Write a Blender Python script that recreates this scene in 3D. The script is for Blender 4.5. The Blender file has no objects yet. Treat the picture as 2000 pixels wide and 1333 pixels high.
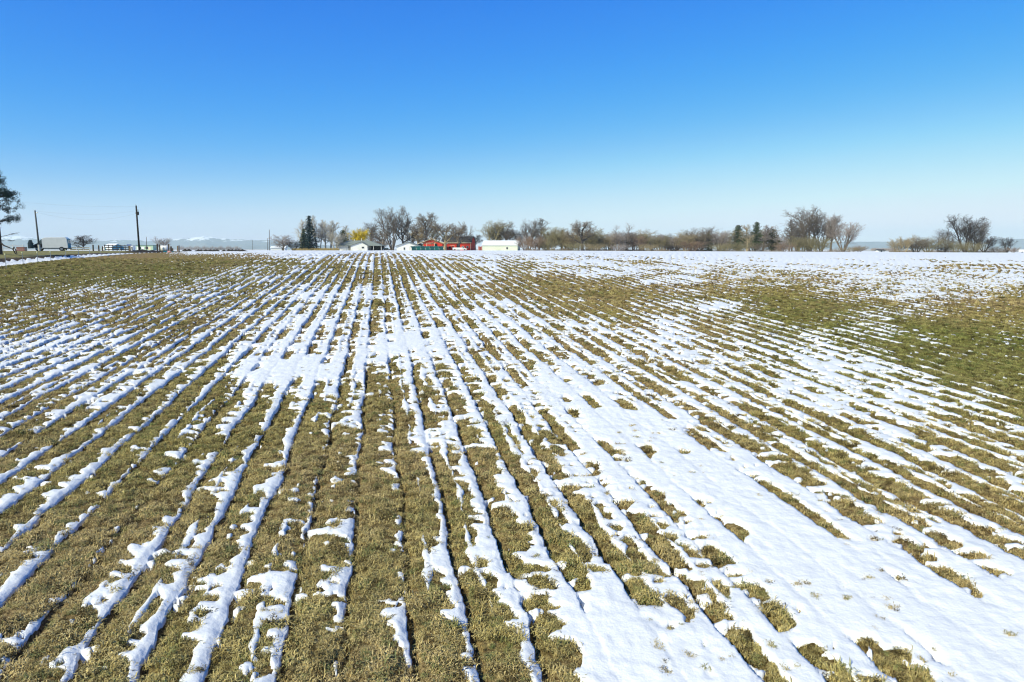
import bpy, math, random
import numpy as np
from mathutils import Vector, Matrix

# ------------------------------------------------------------------ camera, sky, sun, exposure
SC = bpy.context.scene
COL = SC.collection
EYE = 5.1
PITCH = math.radians(7.67)
F = 1333.0                                   # focal length in pixels of the 2000 px wide photograph
cam_d = bpy.data.cameras.new('camera')
cam_d.lens = 24.0; cam_d.sensor_width = 36.0
cam_d.clip_start = 0.1; cam_d.clip_end = 60000.0
cam = bpy.data.objects.new('camera', cam_d); COL.objects.link(cam)
cam.location = (0, 0, EYE)
cam.rotation_euler = (math.radians(90) - PITCH, 0, 0)
SC.camera = cam

SUN_EL = math.radians(40)
SUN_DIR = Vector((-0.75, -0.66, 0)).normalized()          # towards the sun, on the ground
SUN_VEC = Vector((SUN_DIR.x * math.cos(SUN_EL), SUN_DIR.y * math.cos(SUN_EL), math.sin(SUN_EL)))
world = bpy.data.worlds.new('World'); SC.world = world; world.use_nodes = True
wn = world.node_tree.nodes; wl = world.node_tree.links
for n in list(wn): wn.remove(n)
sky = wn.new('ShaderNodeTexSky'); sky.sky_type = 'NISHITA'; sky.sun_disc = False
sky.sun_elevation = SUN_EL
sky.sun_rotation = math.atan2(SUN_DIR.x, SUN_DIR.y)
sky.altitude = 750; sky.air_density = 1.0; sky.dust_density = 0.35; sky.ozone_density = 3.0
bg = wn.new('ShaderNodeBackground'); bg.inputs['Strength'].default_value = 0.13
wo = wn.new('ShaderNodeOutputWorld')
SKY_K = 0.13
cv = wn.new('ShaderNodeRGBCurve')                                # a clearer, deeper winter blue with a pale horizon
for ch, pts in enumerate((((0, 0), (.20, .020), (.30, .068), (.416, .20), (.55, .40), (.69, .58), (.89, .74), (1, .78)),
                          ((0, 0), (.20, .125), (.328, .235), (.45, .345), (.62, .51), (.75, .66), (1, .85)),
                          ((0, 0), (.25, .30), (.38, .56), (.48, .75), (.60, .84), (.92, .90), (1, .92)))):
    cu = cv.mapping.curves[ch]
    while len(cu.points) < len(pts): cu.points.new(0.5, 0.5)
    for p, q in zip(cu.points, pts): p.location = q
cv.mapping.extend = 'HORIZONTAL'; cv.mapping.update()
k1 = wn.new('ShaderNodeVectorMath'); k1.operation = 'SCALE'; k1.inputs['Scale'].default_value = SKY_K
k2 = wn.new('ShaderNodeVectorMath'); k2.operation = 'SCALE'; k2.inputs['Scale'].default_value = 1 / SKY_K
wl.new(sky.outputs['Color'], k1.inputs[0]); wl.new(k1.outputs[0], cv.inputs['Color']); wl.new(cv.outputs['Color'], k2.inputs[0])
wl.new(k2.outputs[0], bg.inputs['Color'])
wl.new(bg.outputs['Background'], wo.inputs['Surface'])

sun_d = bpy.data.lights.new('sun', 'SUN'); sun_d.energy = 4.8; sun_d.angle = math.radians(0.5)
sun_d.color = (1.0, 0.95, 0.67)
sun = bpy.data.objects.new('sun', sun_d); COL.objects.link(sun)
sun.rotation_euler = SUN_VEC.to_track_quat('Z', 'Y').to_euler()
sun.location = SUN_VEC * 200

SC.view_settings.view_transform = 'Standard'; SC.view_settings.look = 'None'
SC.view_settings.exposure = 0.06; SC.view_settings.gamma = 1.0
SC.view_settings.use_curve_mapping = False
SC.cycles.volume_bounces = 2
SC.cycles.use_denoising = True
SC.cycles.filter_width = 1.15

# ------------------------------------------------------------------ numpy noise
def _hash(ix, iy, seed):
    h = (ix.astype(np.int64) * 374761393 + iy.astype(np.int64) * 668265263 + seed * 974634777) & 0xFFFFFFFF
    h = ((h ^ (h >> 13)) * 1274126177) & 0xFFFFFFFF
    h = ((h ^ (h >> 16)) * 2246822519) & 0xFFFFFFFF
    return (h ^ (h >> 15)) & 0xFFFFFFFF
def pn(x, y, seed=0):
    """gradient noise, about -1..1"""
    ix = np.floor(x); iy = np.floor(y); fx = x - ix; fy = y - iy
    u = fx * fx * fx * (fx * (fx * 6 - 15) + 10); v = fy * fy * fy * (fy * (fy * 6 - 15) + 10)
    def g(dx, dy):
        a = _hash(ix + dx, iy + dy, seed) * (2 * math.pi / 4294967296.0)
        return np.cos(a) * (fx - dx) + np.sin(a) * (fy - dy)
    n0 = g(0, 0) * (1 - u) + g(1, 0) * u
    n1 = g(0, 1) * (1 - u) + g(1, 1) * u
    return (n0 * (1 - v) + n1 * v) * 1.45
def rnd1(i, seed):
    return _hash(i, i * 0 + 17, seed) / 4294967296.0
def sstep(a, b, x):
    t = np.clip((x - a) / (b - a), 0, 1); return t * t * (3 - 2 * t)

# ------------------------------------------------------------------ the lie of the land (heights relative to the eye)
_py = np.array([-60, 0, 20, 40, 60, 70, 78, 90, 100, 120, 160, 250, 340, 420, 700])
_pz = np.array([-8.1, -5.1, -4.11, -3.12, -2.13, -1.63, -1.20, -0.80, -0.62, -0.52, -0.52, -0.62, -0.73, -0.8, -1.6])
_fy = np.arange(-60, 700, 1.0); _fz = np.interp(_fy, _py, _pz)
_k = np.hanning(13); _k /= _k.sum()
_fz = np.convolve(np.pad(_fz, 6, mode='edge'), _k, mode='valid')
def prof(y): return np.interp(y, _fy, _fz)
_dy = np.array([-60, 0, 50, 67, 90, 133, 230, 420, 700]); _dx = np.array([-40, -43, -47.5, -50.5, -52.5, -61, -86, -140, -230])
def ditch_x(y): return np.interp(y, _dy, _dx)
def land(x, y):
    """smooth height of field, ditch and bank"""
    z = prof(y) - 0.0043 * np.maximum(x, 0) * sstep(60, 140, y) + 0.06 * pn(x / 9, y / 9, 3) * sstep(5, 25, y) * (1 - sstep(70, 100, y))
    s = ditch_x(y) - x                                   # metres left of the field's edge
    top = np.interp(y, [0, 40, 67, 95, 150, 420, 700], [-2.6, -1.6, -0.72, -0.30, -0.35, -0.72, -1.6])
    floor_ = z - 0.25 * (1 - sstep(110, 160, y))
    zz = np.where(s < 0, z, z + (floor_ - z) * sstep(0, 1.2, s))
    bank = floor_ + (top - floor_) * (0.55 * sstep(3.2, 5.0, s) + 0.45 * sstep(5.0, 12.0, s))
    zz = np.where(s > 3.2, bank, zz)
    return zz
def landz(x, y):
    return float(land(np.array([float(x)]), np.array([float(y)]))[0]) + EYE
CP, SP = math.cos(PITCH), math.sin(PITCH)
def ray(px, py):
    cx = (px - 1000) / F; cy = (666.5 - py) / F
    return Vector((cx, CP + SP * cy, -SP + CP * cy))
def at(px, py, Y):
    d = ray(px, py); d = d * (Y / d.y); return Vector((d.x, d.y, d.z + EYE))
def on_ground(px, Y):
    v = at(px, 490, Y); v.z = landz(v.x, v.y); return v
def ground_y(py):
    """distance at which a line of sight at that height meets the field"""
    d = ray(1000, py); s = d.z / d.y
    ys = np.concatenate([np.arange(3, 110, 0.05), np.arange(110, 420, 1.0)])
    f = prof(ys) - s * ys
    i = np.argmax(f > 0)
    return ys[i] if f[i] > 0 else 420.0

# ------------------------------------------------------------------ where the snow lies
ROW_A = -0.193; ROW_S = 0.76
_p1 = (at(794, 1220, ground_y(1220)).x, ground_y(1220))
COV_PY = [495, 505, 515, 530, 550, 575, 600, 640, 680, 720, 780, 840, 920, 1000, 1100, 1200, 1333]
COV = np.array([
 [0,0,0,.05,.6,.85,.95,.85,.9,.95,.95,.95,.95,.95,.95,.95,.92,.92,.92,.92,.92],
 [0,0,0,.05,.1,.2,.6,.55,.6,.8,.85,.9,.92,.9,.9,.88,.86,.86,.86,.85,.85],
 [0,0,0,.12,.08,.15,.4,.4,.35,.65,.8,.85,.85,.85,.85,.8,.8,.75,.75,.6,.7],
 [.04,.04,.05,.06,.14,.28,.5,.4,.45,.55,.6,.6,.75,.75,.75,.7,.7,.7,.7,.6,.65],
 [.12,.2,.24,.25,.32,.42,.5,.4,.5,.7,.4,.25,.4,.75,.55,.5,.5,.75,.7,.75,.75],
 [.22,.3,.38,.42,.5,.4,.75,.7,.6,.5,.35,.2,.1,.3,.35,.2,.35,.5,.7,.55,.3],
 [.2,.3,.3,.3,.4,.4,.65,.55,.65,.5,.7,.3,.2,.5,.8,.15,.1,.3,.45,.15,.15],
 [.35,.35,.3,.3,.3,.6,.75,.6,.7,.65,.7,.55,.5,.7,.3,.5,.35,.5,.15,.1,.3],
 [.7,.7,.6,.5,.45,.6,.62,.74,.92,.72,.6,.6,.6,.6,.6,.6,.55,.4,.15,.15,.25],
 [.55,.5,.4,.4,.45,.8,1.0,.76,.6,.7,.65,.7,.6,.55,.6,.6,.75,.7,.4,.1,.1],
 [.35,.35,.4,.35,.3,.6,.55,.35,.4,.5,.6,.8,.75,.6,.6,.6,.65,.6,.6,.5,.2],
 [.25,.25,.3,.3,.35,.35,.3,.3,.35,.5,.55,.6,.95,.85,.6,.55,.5,.5,.55,.55,.5],
 [.3,.25,.25,.25,.35,.35,.3,.3,.3,.45,.5,.55,.7,1.,.9,.55,.5,.5,.5,.5,.45],
 [.25,.25,.25,.25,.3,.35,.25,.3,.35,.35,.5,.5,.5,.6,.75,.95,.7,.6,.5,.45,.45],
 [.32,.28,.32,.4,.35,.35,.27,.35,.35,.5,.55,.6,.6,.55,.6,.88,1.,.95,.7,.65,.6],
 [.3,.27,.28,.33,.32,.36,.27,.3,.27,.32,.5,.6,.9,.7,.55,.55,.85,.95,.95,.95,.95],
 [.32,.3,.3,.28,.3,.3,.26,.29,.26,.28,.36,.5,.9,.9,.85,.6,.6,.5,.7,.95,.95]])
_cY = np.array([ground_y(p) for p in COV_PY])                       # distances of the table's rows, far to near
_cw = np.array([1.0 / (CP + SP * (666.5 - p) / F) for p in COV_PY])
_o = np.argsort(_cY); _cYs = _cY[_o]; _cws = _cw[_o]; _cov = COV[_o]
def coverage(x, y):
    w = np.interp(y, _cYs, _cws)
    u = np.clip((x / np.maximum(y, 1) / w * F + 1000) / 100.0, 0, 19.999)
    v = np.clip(np.interp(y, _cYs, np.arange(len(_cYs))), 0, len(_cYs) - 1.001)
    iu = u.astype(int); iv = v.astype(int); fu = u - iu; fv = v - iv
    fu = fu * fu * (3 - 2 * fu); fv = fv * fv * (3 - 2 * fv)
    return ((_cov[iv, iu] * (1 - fu) + _cov[iv, iu + 1] * fu) * (1 - fv) + (_cov[iv + 1, iu] * (1 - fu) + _cov[iv + 1, iu + 1] * fu) * fv)
def rows(x, y):
    q = ((x - _p1[0]) - ROW_A * (y - _p1[1])) / ROW_S
    q = q + 0.10 * pn(y / 2.2, q * 0.6 + 5.3, 11) + (0.05 * pn(y / 0.5, q * 1.3 + 3.1, 12) + 0.035 * pn(y / 0.2, q * 2 + 1.7, 13)) * (1 - sstep(25, 50, y))
    i = np.ceil(q); return i, i - q                                 # row number, share of the row left of its line
def raw_melt(x, y, cov=None):
    i, u = rows(x, y)
    st = rnd1(i, 5)                                                  # some rows keep less snow than others
    line = np.clip(u / 0.62, 0, 1) ** 0.75
    line = line + (0.28 * (st - 0.35)) * (1 - sstep(0.15, 0.5, u))
    tr = 0.16 * np.exp(-((u - 0.52 - 0.1 * (rnd1(i, 8) - .5)) / 0.09) ** 2) * (rnd1(i, 9) > 0.45)
    wl_ = 0.66 if cov is None else 0.66 - 0.42 * sstep(0.58, 0.9, cov)
    wl_ = wl_ * (1 - 0.6 * sstep(58, 85, y) * sstep(8, 40, x))
    fa = 1 - 0.75 * sstep(35, 75, y)
    n = 0.24 * pn(x / 2.6, y / 3.4, 21) + 0.16 * pn(i * 0.9 + 0.5, y / 1.6, 25) + fa * (0.28 * pn(x / 0.75, y / 0.85, 22) + 0.24 * pn(x / 0.30, y / 0.27, 23) + 0.26 * pn(x / 0.62, y / 0.20, 36) + 0.12 * pn(x / 0.13, y / 0.12, 24))
    return wl_ * line - tr + n
_rs = np.random.RandomState(2)
_sx = _rs.uniform(-30, 40, 60000); _sy = _rs.uniform(6, 60, 60000)
_rk = np.sort(raw_melt(_sx, _sy)); _rq = np.linspace(0, 1, len(_rk))
def fa_(y): return 1 - sstep(28, 50, y)
def melt(x, y):
    """over 0 where snow lies"""
    c = coverage(x, y); c = c - 0.12 * np.sin(math.pi * np.clip((c - 0.02) / 0.80, 0, 1)) * (1 - sstep(50, 70, y))
    nf = 1 - sstep(45, 65, y)
    al = (x * -ROW_A + y) ; pe = x - ROW_A * y
    streak = (0.34 * pn(pe / 1.1, al / 9.0, 26) + 0.30 * pn(pe / 3.5, al / 26.0, 27) + 0.34 * pn(x / 10, y / 2.3, 28)) * (1 - nf) * sstep(0.04, 0.35, c)
    m = c - 0.22 * (1 - sstep(0.0, 0.08, c)) + 0.10 * nf * sstep(0.7, 0.95, c) - 0.17 * (1 - nf) * sstep(0.5, 0.8, c) + streak - np.interp(raw_melt(x, y, c * nf), _rk, _rq)
    i, u = rows(x, y)                                                # the thread of snow left in each furrow
    w = 0.105 + 0.17 * pn(i * 0.93 + 0.4, y / 2.6, 37) + 0.10 * pn(i * 1.7 + 0.2, y / 0.42, 38) * (1 - sstep(30, 50, y)) + 0.20 * (c - 0.28) - 0.13 * (rnd1(i, 5) > 0.80)
    core = np.where(u < 0.6, (w - np.abs(u - 0.07)) * 1.1, -1.0) * sstep(0.07, 0.17, c) - 0.5 * (1 - sstep(0.07, 0.17, c))
    w2 = 0.03 + 0.15 * pn(i * 1.31 + 0.6, y / 1.7, 47) + 0.06 * pn(i * 1.1, y / 0.4, 48) * (1 - sstep(30, 50, y)) + 0.12 * (c - 0.25) - 0.10 * (rnd1(i, 49) > 0.6)
    core = np.maximum(core, (w2 - np.abs(u - 0.50 - 0.12 * (rnd1(i, 46) - 0.5))) * 1.1 * sstep(0.12, 0.22, c) - 0.5 * (1 - sstep(0.12, 0.22, c)))
    m = np.maximum(m, np.where(y < 95, core, -1.0))
    m = m - 0.9 * sstep(0.06, 0.36, pn(i * 0.71 + 0.3, y / 1.9, 39) + 0.25 * pn(x / 0.5, y / 0.5, 40)) * sstep(0.54, 0.70, u) * nf * sstep(0.6, 0.75, c) * (1 - sstep(0.9, 1.0, c))
    s = ditch_x(y) - x
    dn = 0.5 + 0.35 * pn(x / 3.0, y / 3.0, 31) + 0.25 * pn(x / 0.9, y / 0.9, 32)
    inditch = np.minimum(s - 0.1 - 0.08 * pn(y / 4, s * 0 + 2.5, 33), 4.3 + 0.1 * pn(y / 3, s * 0 + 7.5, 34) - s) * 0.4 + 0.02 * pn(x / 2.0, y / 2.5, 35)
    bankm = np.where(y > 150, dn - 0.15, dn - 1.15)
    m = np.where(s > 0, np.maximum(np.where(s < 5.0, inditch, -1), np.where(s > 5.5, bankm, -1)), m)
    return m
def pocks(x, y):
    """where stubble pushes through the snow"""
    return np.maximum(0, pn(x / 0.23, y / 0.19, 29) - 0.40) * sstep(-0.15, 0.35, pn(x / 1.7, y / 2.1, 30)) * (1 - sstep(28, 50, y))
def snow_top(x, y, m, base, dome):
    e = np.clip(m / 0.13, 0, 1); body = np.sqrt(1 - (1 - e) ** 2)
    lump = 0.012 * pn(x / 0.33, y / 0.33, 61) + 0.016 * pn(x / 0.9, y / 0.9, 62) + 0.013 * pn(x / 0.17, y / 0.17, 63)
    thick = (0.040 + 0.03 * np.clip(m - 0.1, 0, 0.6) + lump * (0.75 + 0.5 * pn(x / 2.5, y / 2.5, 64))) * body + 0.008
    fill = 0.8 * sstep(0.12, 0.5, m) * (1 - sstep(60, 90, y))
    i, u = rows(x, y); thick = thick * (0.32 + 0.68 * sstep(0.0, 0.16, u) * 1.0 + 0.68 * (1 - sstep(0.0, 0.16, u)) * fill)
    return base + dome * 0.8 * (1 - fill) + 0.036 * fill + thick + 0.012 - 0.07 * pocks(x, y)
def bed(x, y):
    """rounded beds between the furrows, a narrow open furrow at the right of each line"""
    i, u = rows(x, y)
    k = (1 - sstep(90, 130, y)) * (ditch_x(y) - x < 0)
    dome = 0.05 * np.sin(np.clip(u, 0, 1) * math.pi) ** 0.8
    return k * dome, k * (-0.11) * np.exp(-((u - 0.93) / 0.05) ** 2)

# ------------------------------------------------------------------ materials
MATS = {}
def newmat(name, rough=0.9, spec=0.25):
    m = bpy.data.materials.new(name); m.use_nodes = True
    b = m.node_tree.nodes['Principled BSDF']
    b.inputs['Roughness'].default_value = rough; b.inputs['Specular IOR Level'].default_value = spec
    MATS[name] = m
    return m, m.node_tree.nodes, m.node_tree.links, b
def ramp(n, stops):
    r = n.new('ShaderNodeValToRGB'); e = r.color_ramp.elements
    while len(e) < len(stops): e.new(0.5)
    for q, (p, c) in zip(e, stops): q.position = p; q.color = (*c, 1)
    return r
def noise(n, l, coord, scale, detail=4, rough=0.55):
    t = n.new('ShaderNodeTexNoise'); t.inputs['Scale'].default_value = scale
    t.inputs['Detail'].default_value = detail; t.inputs['Roughness'].default_value = rough
    l.new(coord, t.inputs['Vector']); return t
def mixc(n, l, a, b, f, mode='MIX'):
    m = n.new('ShaderNodeMix'); m.data_type = 'RGBA'; m.blend_type = mode
    for s, v in ((6, a), (7, b)):
        if hasattr(v, 'is_linked'): l.new(v, m.inputs[s])
        else: m.inputs[s].default_value = (*v, 1)
    if hasattr(f, 'is_linked'): l.new(f, m.inputs[0])
    else: m.inputs[0].default_value = f
    return m.outputs[2]
def paint(name, c, var=0.18, scale=0.6, rough=0.75, spec=0.25, metal=0.0):
    """plain coat with uneven wear"""
    m, n, l, b = newmat(name, rough, spec)
    g = n.new('ShaderNodeTexCoord').outputs['Object']
    t = noise(n, l, g, scale * 4, 5, 0.6)
    dark = tuple(v * (1 - var) for v in c); lite = tuple(min(1, v * (1 + var)) for v in c)
    r = ramp(n, [(0.3, dark), (0.7, lite)]); l.new(t.outputs['Fac'], r.inputs['Fac'])
    l.new(r.outputs['Color'], b.inputs['Base Color']); b.inputs['Metallic'].default_value = metal
    return m
def bark(name, c):
    m, n, l, b = newmat(name, 0.95, 0.1)
    g = n.new('ShaderNodeNewGeometry').outputs['Position']
    t = noise(n, l, g, 0.35, 5, 0.65)
    r = ramp(n, [(0.3, tuple(v * 0.7 for v in c)), (0.7, tuple(min(1, v * 1.3) for v in c))])
    l.new(t.outputs['Fac'], r.inputs['Fac']); l.new(r.outputs['Color'], b.inputs['Base Color'])
    return m

def greener(n, l, g, c):
    """two damper spots of the pasture where the grass has begun to grow"""
    for px, py, rx, ry, f in ((1900, 690, 9.5, 12.0, 0.9), (1520, 598, 9.0, 7.0, 0.45), (160, 535, 34.0, 22.0, 0.5)):
        Y = ground_y(py); x = at(px, py, Y).x
        d = n.new('ShaderNodeVectorMath'); d.operation = 'SUBTRACT'; d.inputs[1].default_value = (x, Y, 0); l.new(g, d.inputs[0])
        e = n.new('ShaderNodeVectorMath'); e.operation = 'MULTIPLY'; e.inputs[1].default_value = (1/rx, 1/ry, 0); l.new(d.outputs[0], e.inputs[0])
        q = n.new('ShaderNodeVectorMath'); q.operation = 'LENGTH'; l.new(e.outputs[0], q.inputs[0])
        t = noise(n, l, g, 0.8, 6, 0.75); a_ = n.new('ShaderNodeMath'); a_.operation = 'ADD'; l.new(q.outputs['Value'], a_.inputs[0]); l.new(t.outputs['Fac'], a_.inputs[1])
        mp = n.new('ShaderNodeMapRange'); mp.inputs['From Min'].default_value = 1.6; mp.inputs['From Max'].default_value = 0.9; mp.inputs['To Max'].default_value = f
        l.new(a_.outputs[0], mp.inputs['Value'])
        c = mixc(n, l, c, (0.60, 0.75, 0.52), mp.outputs[0], 'MULTIPLY')
    return c
def soil_material():
    m, n, l, b = newmat('pasture', 0.95, 0.1)
    g = n.new('ShaderNodeNewGeometry').outputs['Position']
    big = noise(n, l, g, 0.16, 4, 0.6); mid = noise(n, l, g, 1.6, 5, 0.65); fine = noise(n, l, g, 26, 4, 0.7)
    r1 = ramp(n, [(0.30, (0.050, 0.036, 0.018)), (0.45, (0.17, 0.12, 0.06)), (0.58, (0.36, 0.275, 0.14)), (0.74, (0.50, 0.40, 0.215))])
    l.new(fine.outputs['Fac'], r1.inputs['Fac'])
    r2 = ramp(n, [(0.35, (0.80, 0.74, 0.55)), (0.5, (1.0, 0.95, 0.82)), (0.68, (1.25, 1.12, 0.95))])
    l.new(mid.outputs['Fac'], r2.inputs['Fac'])
    c = mixc(n, l, r1.outputs['Color'], r2.outputs['Color'], 0.8, 'MULTIPLY')
    r3 = ramp(n, [(0.42, (1.0, 1.0, 1.0)), (0.62, (0.86, 0.94, 0.70))]); l.new(big.outputs['Fac'], r3.inputs['Fac'])
    c = mixc(n, l, c, r3.outputs['Color'], 0.75, 'MULTIPLY')
    wa = n.new('ShaderNodeAttribute'); wa.attribute_name = 'wet'
    c = mixc(n, l, c, (0.45, 0.38, 0.32), wa.outputs['Fac'], 'MULTIPLY')
    c = greener(n, l, g, c)
    l.new(c, b.inputs['Base Color'])
    bp = n.new('ShaderNodeBump'); bp.inputs['Strength'].default_value = 0.9; bp.inputs['Distance'].default_value = 0.06
    f2 = noise(n, l, g, 14, 6, 0.75); l.new(f2.outputs['Fac'], bp.inputs['Height']); l.new(bp.outputs['Normal'], b.inputs['Normal'])
    return m
def bank_material():
    m, n, l, b = newmat('verge', 0.95, 0.1)
    g = n.new('ShaderNodeNewGeometry').outputs['Position']
    at_ = n.new('ShaderNodeAttribute'); at_.attribute_name = 'dirt'
    fine = noise(n, l, g, 2.2, 6, 0.7)
    r1 = ramp(n, [(0.32, (0.12, 0.115, 0.045)), (0.5, (0.24, 0.215, 0.09)), (0.7, (0.34, 0.30, 0.14))]); l.new(fine.outputs['Fac'], r1.inputs['Fac'])
    r2 = ramp(n, [(0.32, (0.035, 0.026, 0.02)), (0.7, (0.13, 0.095, 0.07))]); l.new(fine.outputs['Fac'], r2.inputs['Fac'])
    l.new(mixc(n, l, r1.outputs['Color'], r2.outputs['Color'], at_.outputs['Fac']), b.inputs['Base Color'])
    bp = n.new('ShaderNodeBump'); bp.inputs['Strength'].default_value = 0.8; bp.inputs['Distance'].default_value = 0.15
    l.new(fine.outputs['Fac'], bp.inputs['Height']); l.new(bp.outputs['Normal'], b.inputs['Normal'])
    return m
def snow_material():
    m, n, l, b = newmat('snow', 0.55, 0.3)
    g = n.new('ShaderNodeNewGeometry').outputs['Position']
    t = noise(n, l, g, 3.0, 5, 0.6)
    r = ramp(n, [(0.25, (0.75, 0.755, 0.76)), (0.6, (0.85, 0.85, 0.845))]); l.new(t.outputs['Fac'], r.inputs['Fac'])
    l.new(r.outputs['Color'], b.inputs['Base Color'])
    bp = n.new('ShaderNodeBump'); bp.inputs['Strength'].default_value = 0.6; bp.inputs['Distance'].default_value = 0.035
    f = noise(n, l, g, 9.0, 5, 0.6); l.new(f.outputs['Fac'], bp.inputs['Height']); l.new(bp.outputs['Normal'], b.inputs['Normal'])
    return m
def blade_material():
    m, n, l, b = newmat('dry_blades', 0.8, 0.2)
    oi = n.new('ShaderNodeObjectInfo').outputs['Random']
    g = n.new('ShaderNodeNewGeometry').outputs['Position']
    big = noise(n, l, g, 0.16, 4, 0.6); fine = noise(n, l, g, 30, 3, 0.6)
    r1 = ramp(n, [(0.0, (0.085, 0.062, 0.028)), (0.13, (0.15, 0.115, 0.05)), (0.28, (0.42, 0.325, 0.15)), (0.55, (0.70, 0.565, 0.29)), (0.80, (0.53, 0.43, 0.205)), (0.93, (0.30, 0.295, 0.125)), (1.0, (0.22, 0.25, 0.11))])
    l.new(oi, r1.inputs['Fac'])
    r2 = ramp(n, [(0.3, (0.5, 0.48, 0.42)), (0.7, (1.4, 1.34, 1.22))]); l.new(fine.outputs['Fac'], r2.inputs['Fac'])
    c = mixc(n, l, r1.outputs['Color'], r2.outputs['Color'], 1.0, 'MULTIPLY')
    r3 = ramp(n, [(0.42, (1.0, 1.0, 1.0)), (0.62, (0.86, 0.94, 0.70))]); l.new(big.outputs['Fac'], r3.inputs['Fac'])
    l.new(greener(n, l, g, mixc(n, l, c, r3.outputs['Color'], 0.75, 'MULTIPLY')), b.inputs['Base Color'])
    return m
def plain_material():
    m, n, l, b = newmat('far_plain', 0.95, 0.1)
    g = n.new('ShaderNodeNewGeometry').outputs['Position']
    t = noise(n, l, g, 0.006, 6, 0.6)
    r = ramp(n, [(0.38, (0.13, 0.11, 0.07)), (0.46, (0.30, 0.26, 0.16)), (0.54, (0.75, 0.76, 0.78)), (0.7, (0.86, 0.87, 0.88))])
    l.new(t.outputs['Fac'], r.inputs['Fac']); l.new(r.outputs['Color'], b.inputs['Base Color'])
    return m
def mountain_material(name, snowy):
    m, n, l, b = newmat(name, 0.95, 0.1)
    gn = n.new('ShaderNodeNewGeometry'); g = gn.outputs['Position']
    t = noise(n, l, g, 0.007, 6, 0.68)
    if snowy:
        sep = n.new('ShaderNodeSeparateXYZ'); l.new(g, sep.inputs[0])
        mp = n.new('ShaderNodeMapRange'); mp.inputs['From Min'].default_value = 85; mp.inputs['From Max'].default_value = 205
        l.new(sep.outputs['Z'], mp.inputs['Value'])
        ad = n.new('ShaderNodeMath'); ad.operation = 'MULTIPLY_ADD'; ad.inputs[1].default_value = 2.4; ad.inputs[2].default_value = -1.15
        l.new(t.outputs['Fac'], ad.inputs[0])
        s = n.new('ShaderNodeMath'); s.operation = 'ADD'; l.new(mp.outputs[0], s.inputs[0]); l.new(ad.outputs[0], s.inputs[1])
        r = ramp(n, [(0.5, (0.22, 0.22, 0.22)), (0.66, (0.86, 0.87, 0.9))]); l.new(s.outputs[0], r.inputs['Fac'])
    else:
        r = ramp(n, [(0.3, (0.16, 0.165, 0.16)), (0.7, (0.30, 0.29, 0.27))]); l.new(t.outputs['Fac'], r.inputs['Fac'])
    l.new(r.outputs['Color'], b.inputs['Base Color'])
    return m
M_SOIL, M_BANK, M_SNOW, M_BLADE, M_PLAIN = soil_material(), bank_material(), snow_material(), blade_material(), plain_material()

# ------------------------------------------------------------------ object helpers
def mesh_np(name, v, quads, mat, smooth=True, attrs=None):
    me = bpy.data.meshes.new(name)
    me.vertices.add(len(v)); me.vertices.foreach_set('co', np.ascontiguousarray(v, dtype=np.float32).ravel())
    k = quads.shape[1]
    me.loops.add(len(quads) * k); me.loops.foreach_set('vertex_index', np.ascontiguousarray(quads, dtype=np.int32).ravel())
    me.polygons.add(len(quads)); me.polygons.foreach_set('loop_start', np.arange(0, len(quads) * k, k, dtype=np.int32))
    me.polygons.foreach_set('use_smooth', np.full(len(quads), smooth, dtype=bool))
    for an, av in (attrs or {}).items():
        a = me.attributes.new(an, 'FLOAT', 'POINT'); a.data.foreach_set('value', np.ascontiguousarray(av, dtype=np.float32))
    if mat: me.materials.append(mat)
    me.update(calc_edges=True)
    return me
def link(name, me, parent=None):
    o = bpy.data.objects.new(name, me); COL.objects.link(o)
    if parent: o.parent = parent
    return o
def tag(o, label=None, cat=None, group=None, kind=None):
    if label: o['label'] = label
    if cat: o['category'] = cat
    if group: o['group'] = group
    if kind: o['kind'] = kind
    return o
def empty(name, loc, rz=0.0):
    o = bpy.data.objects.new(name, None); COL.objects.link(o); o.empty_display_size = 0.3
    o.location = loc; o.rotation_euler = (0, 0, rz); return o
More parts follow.
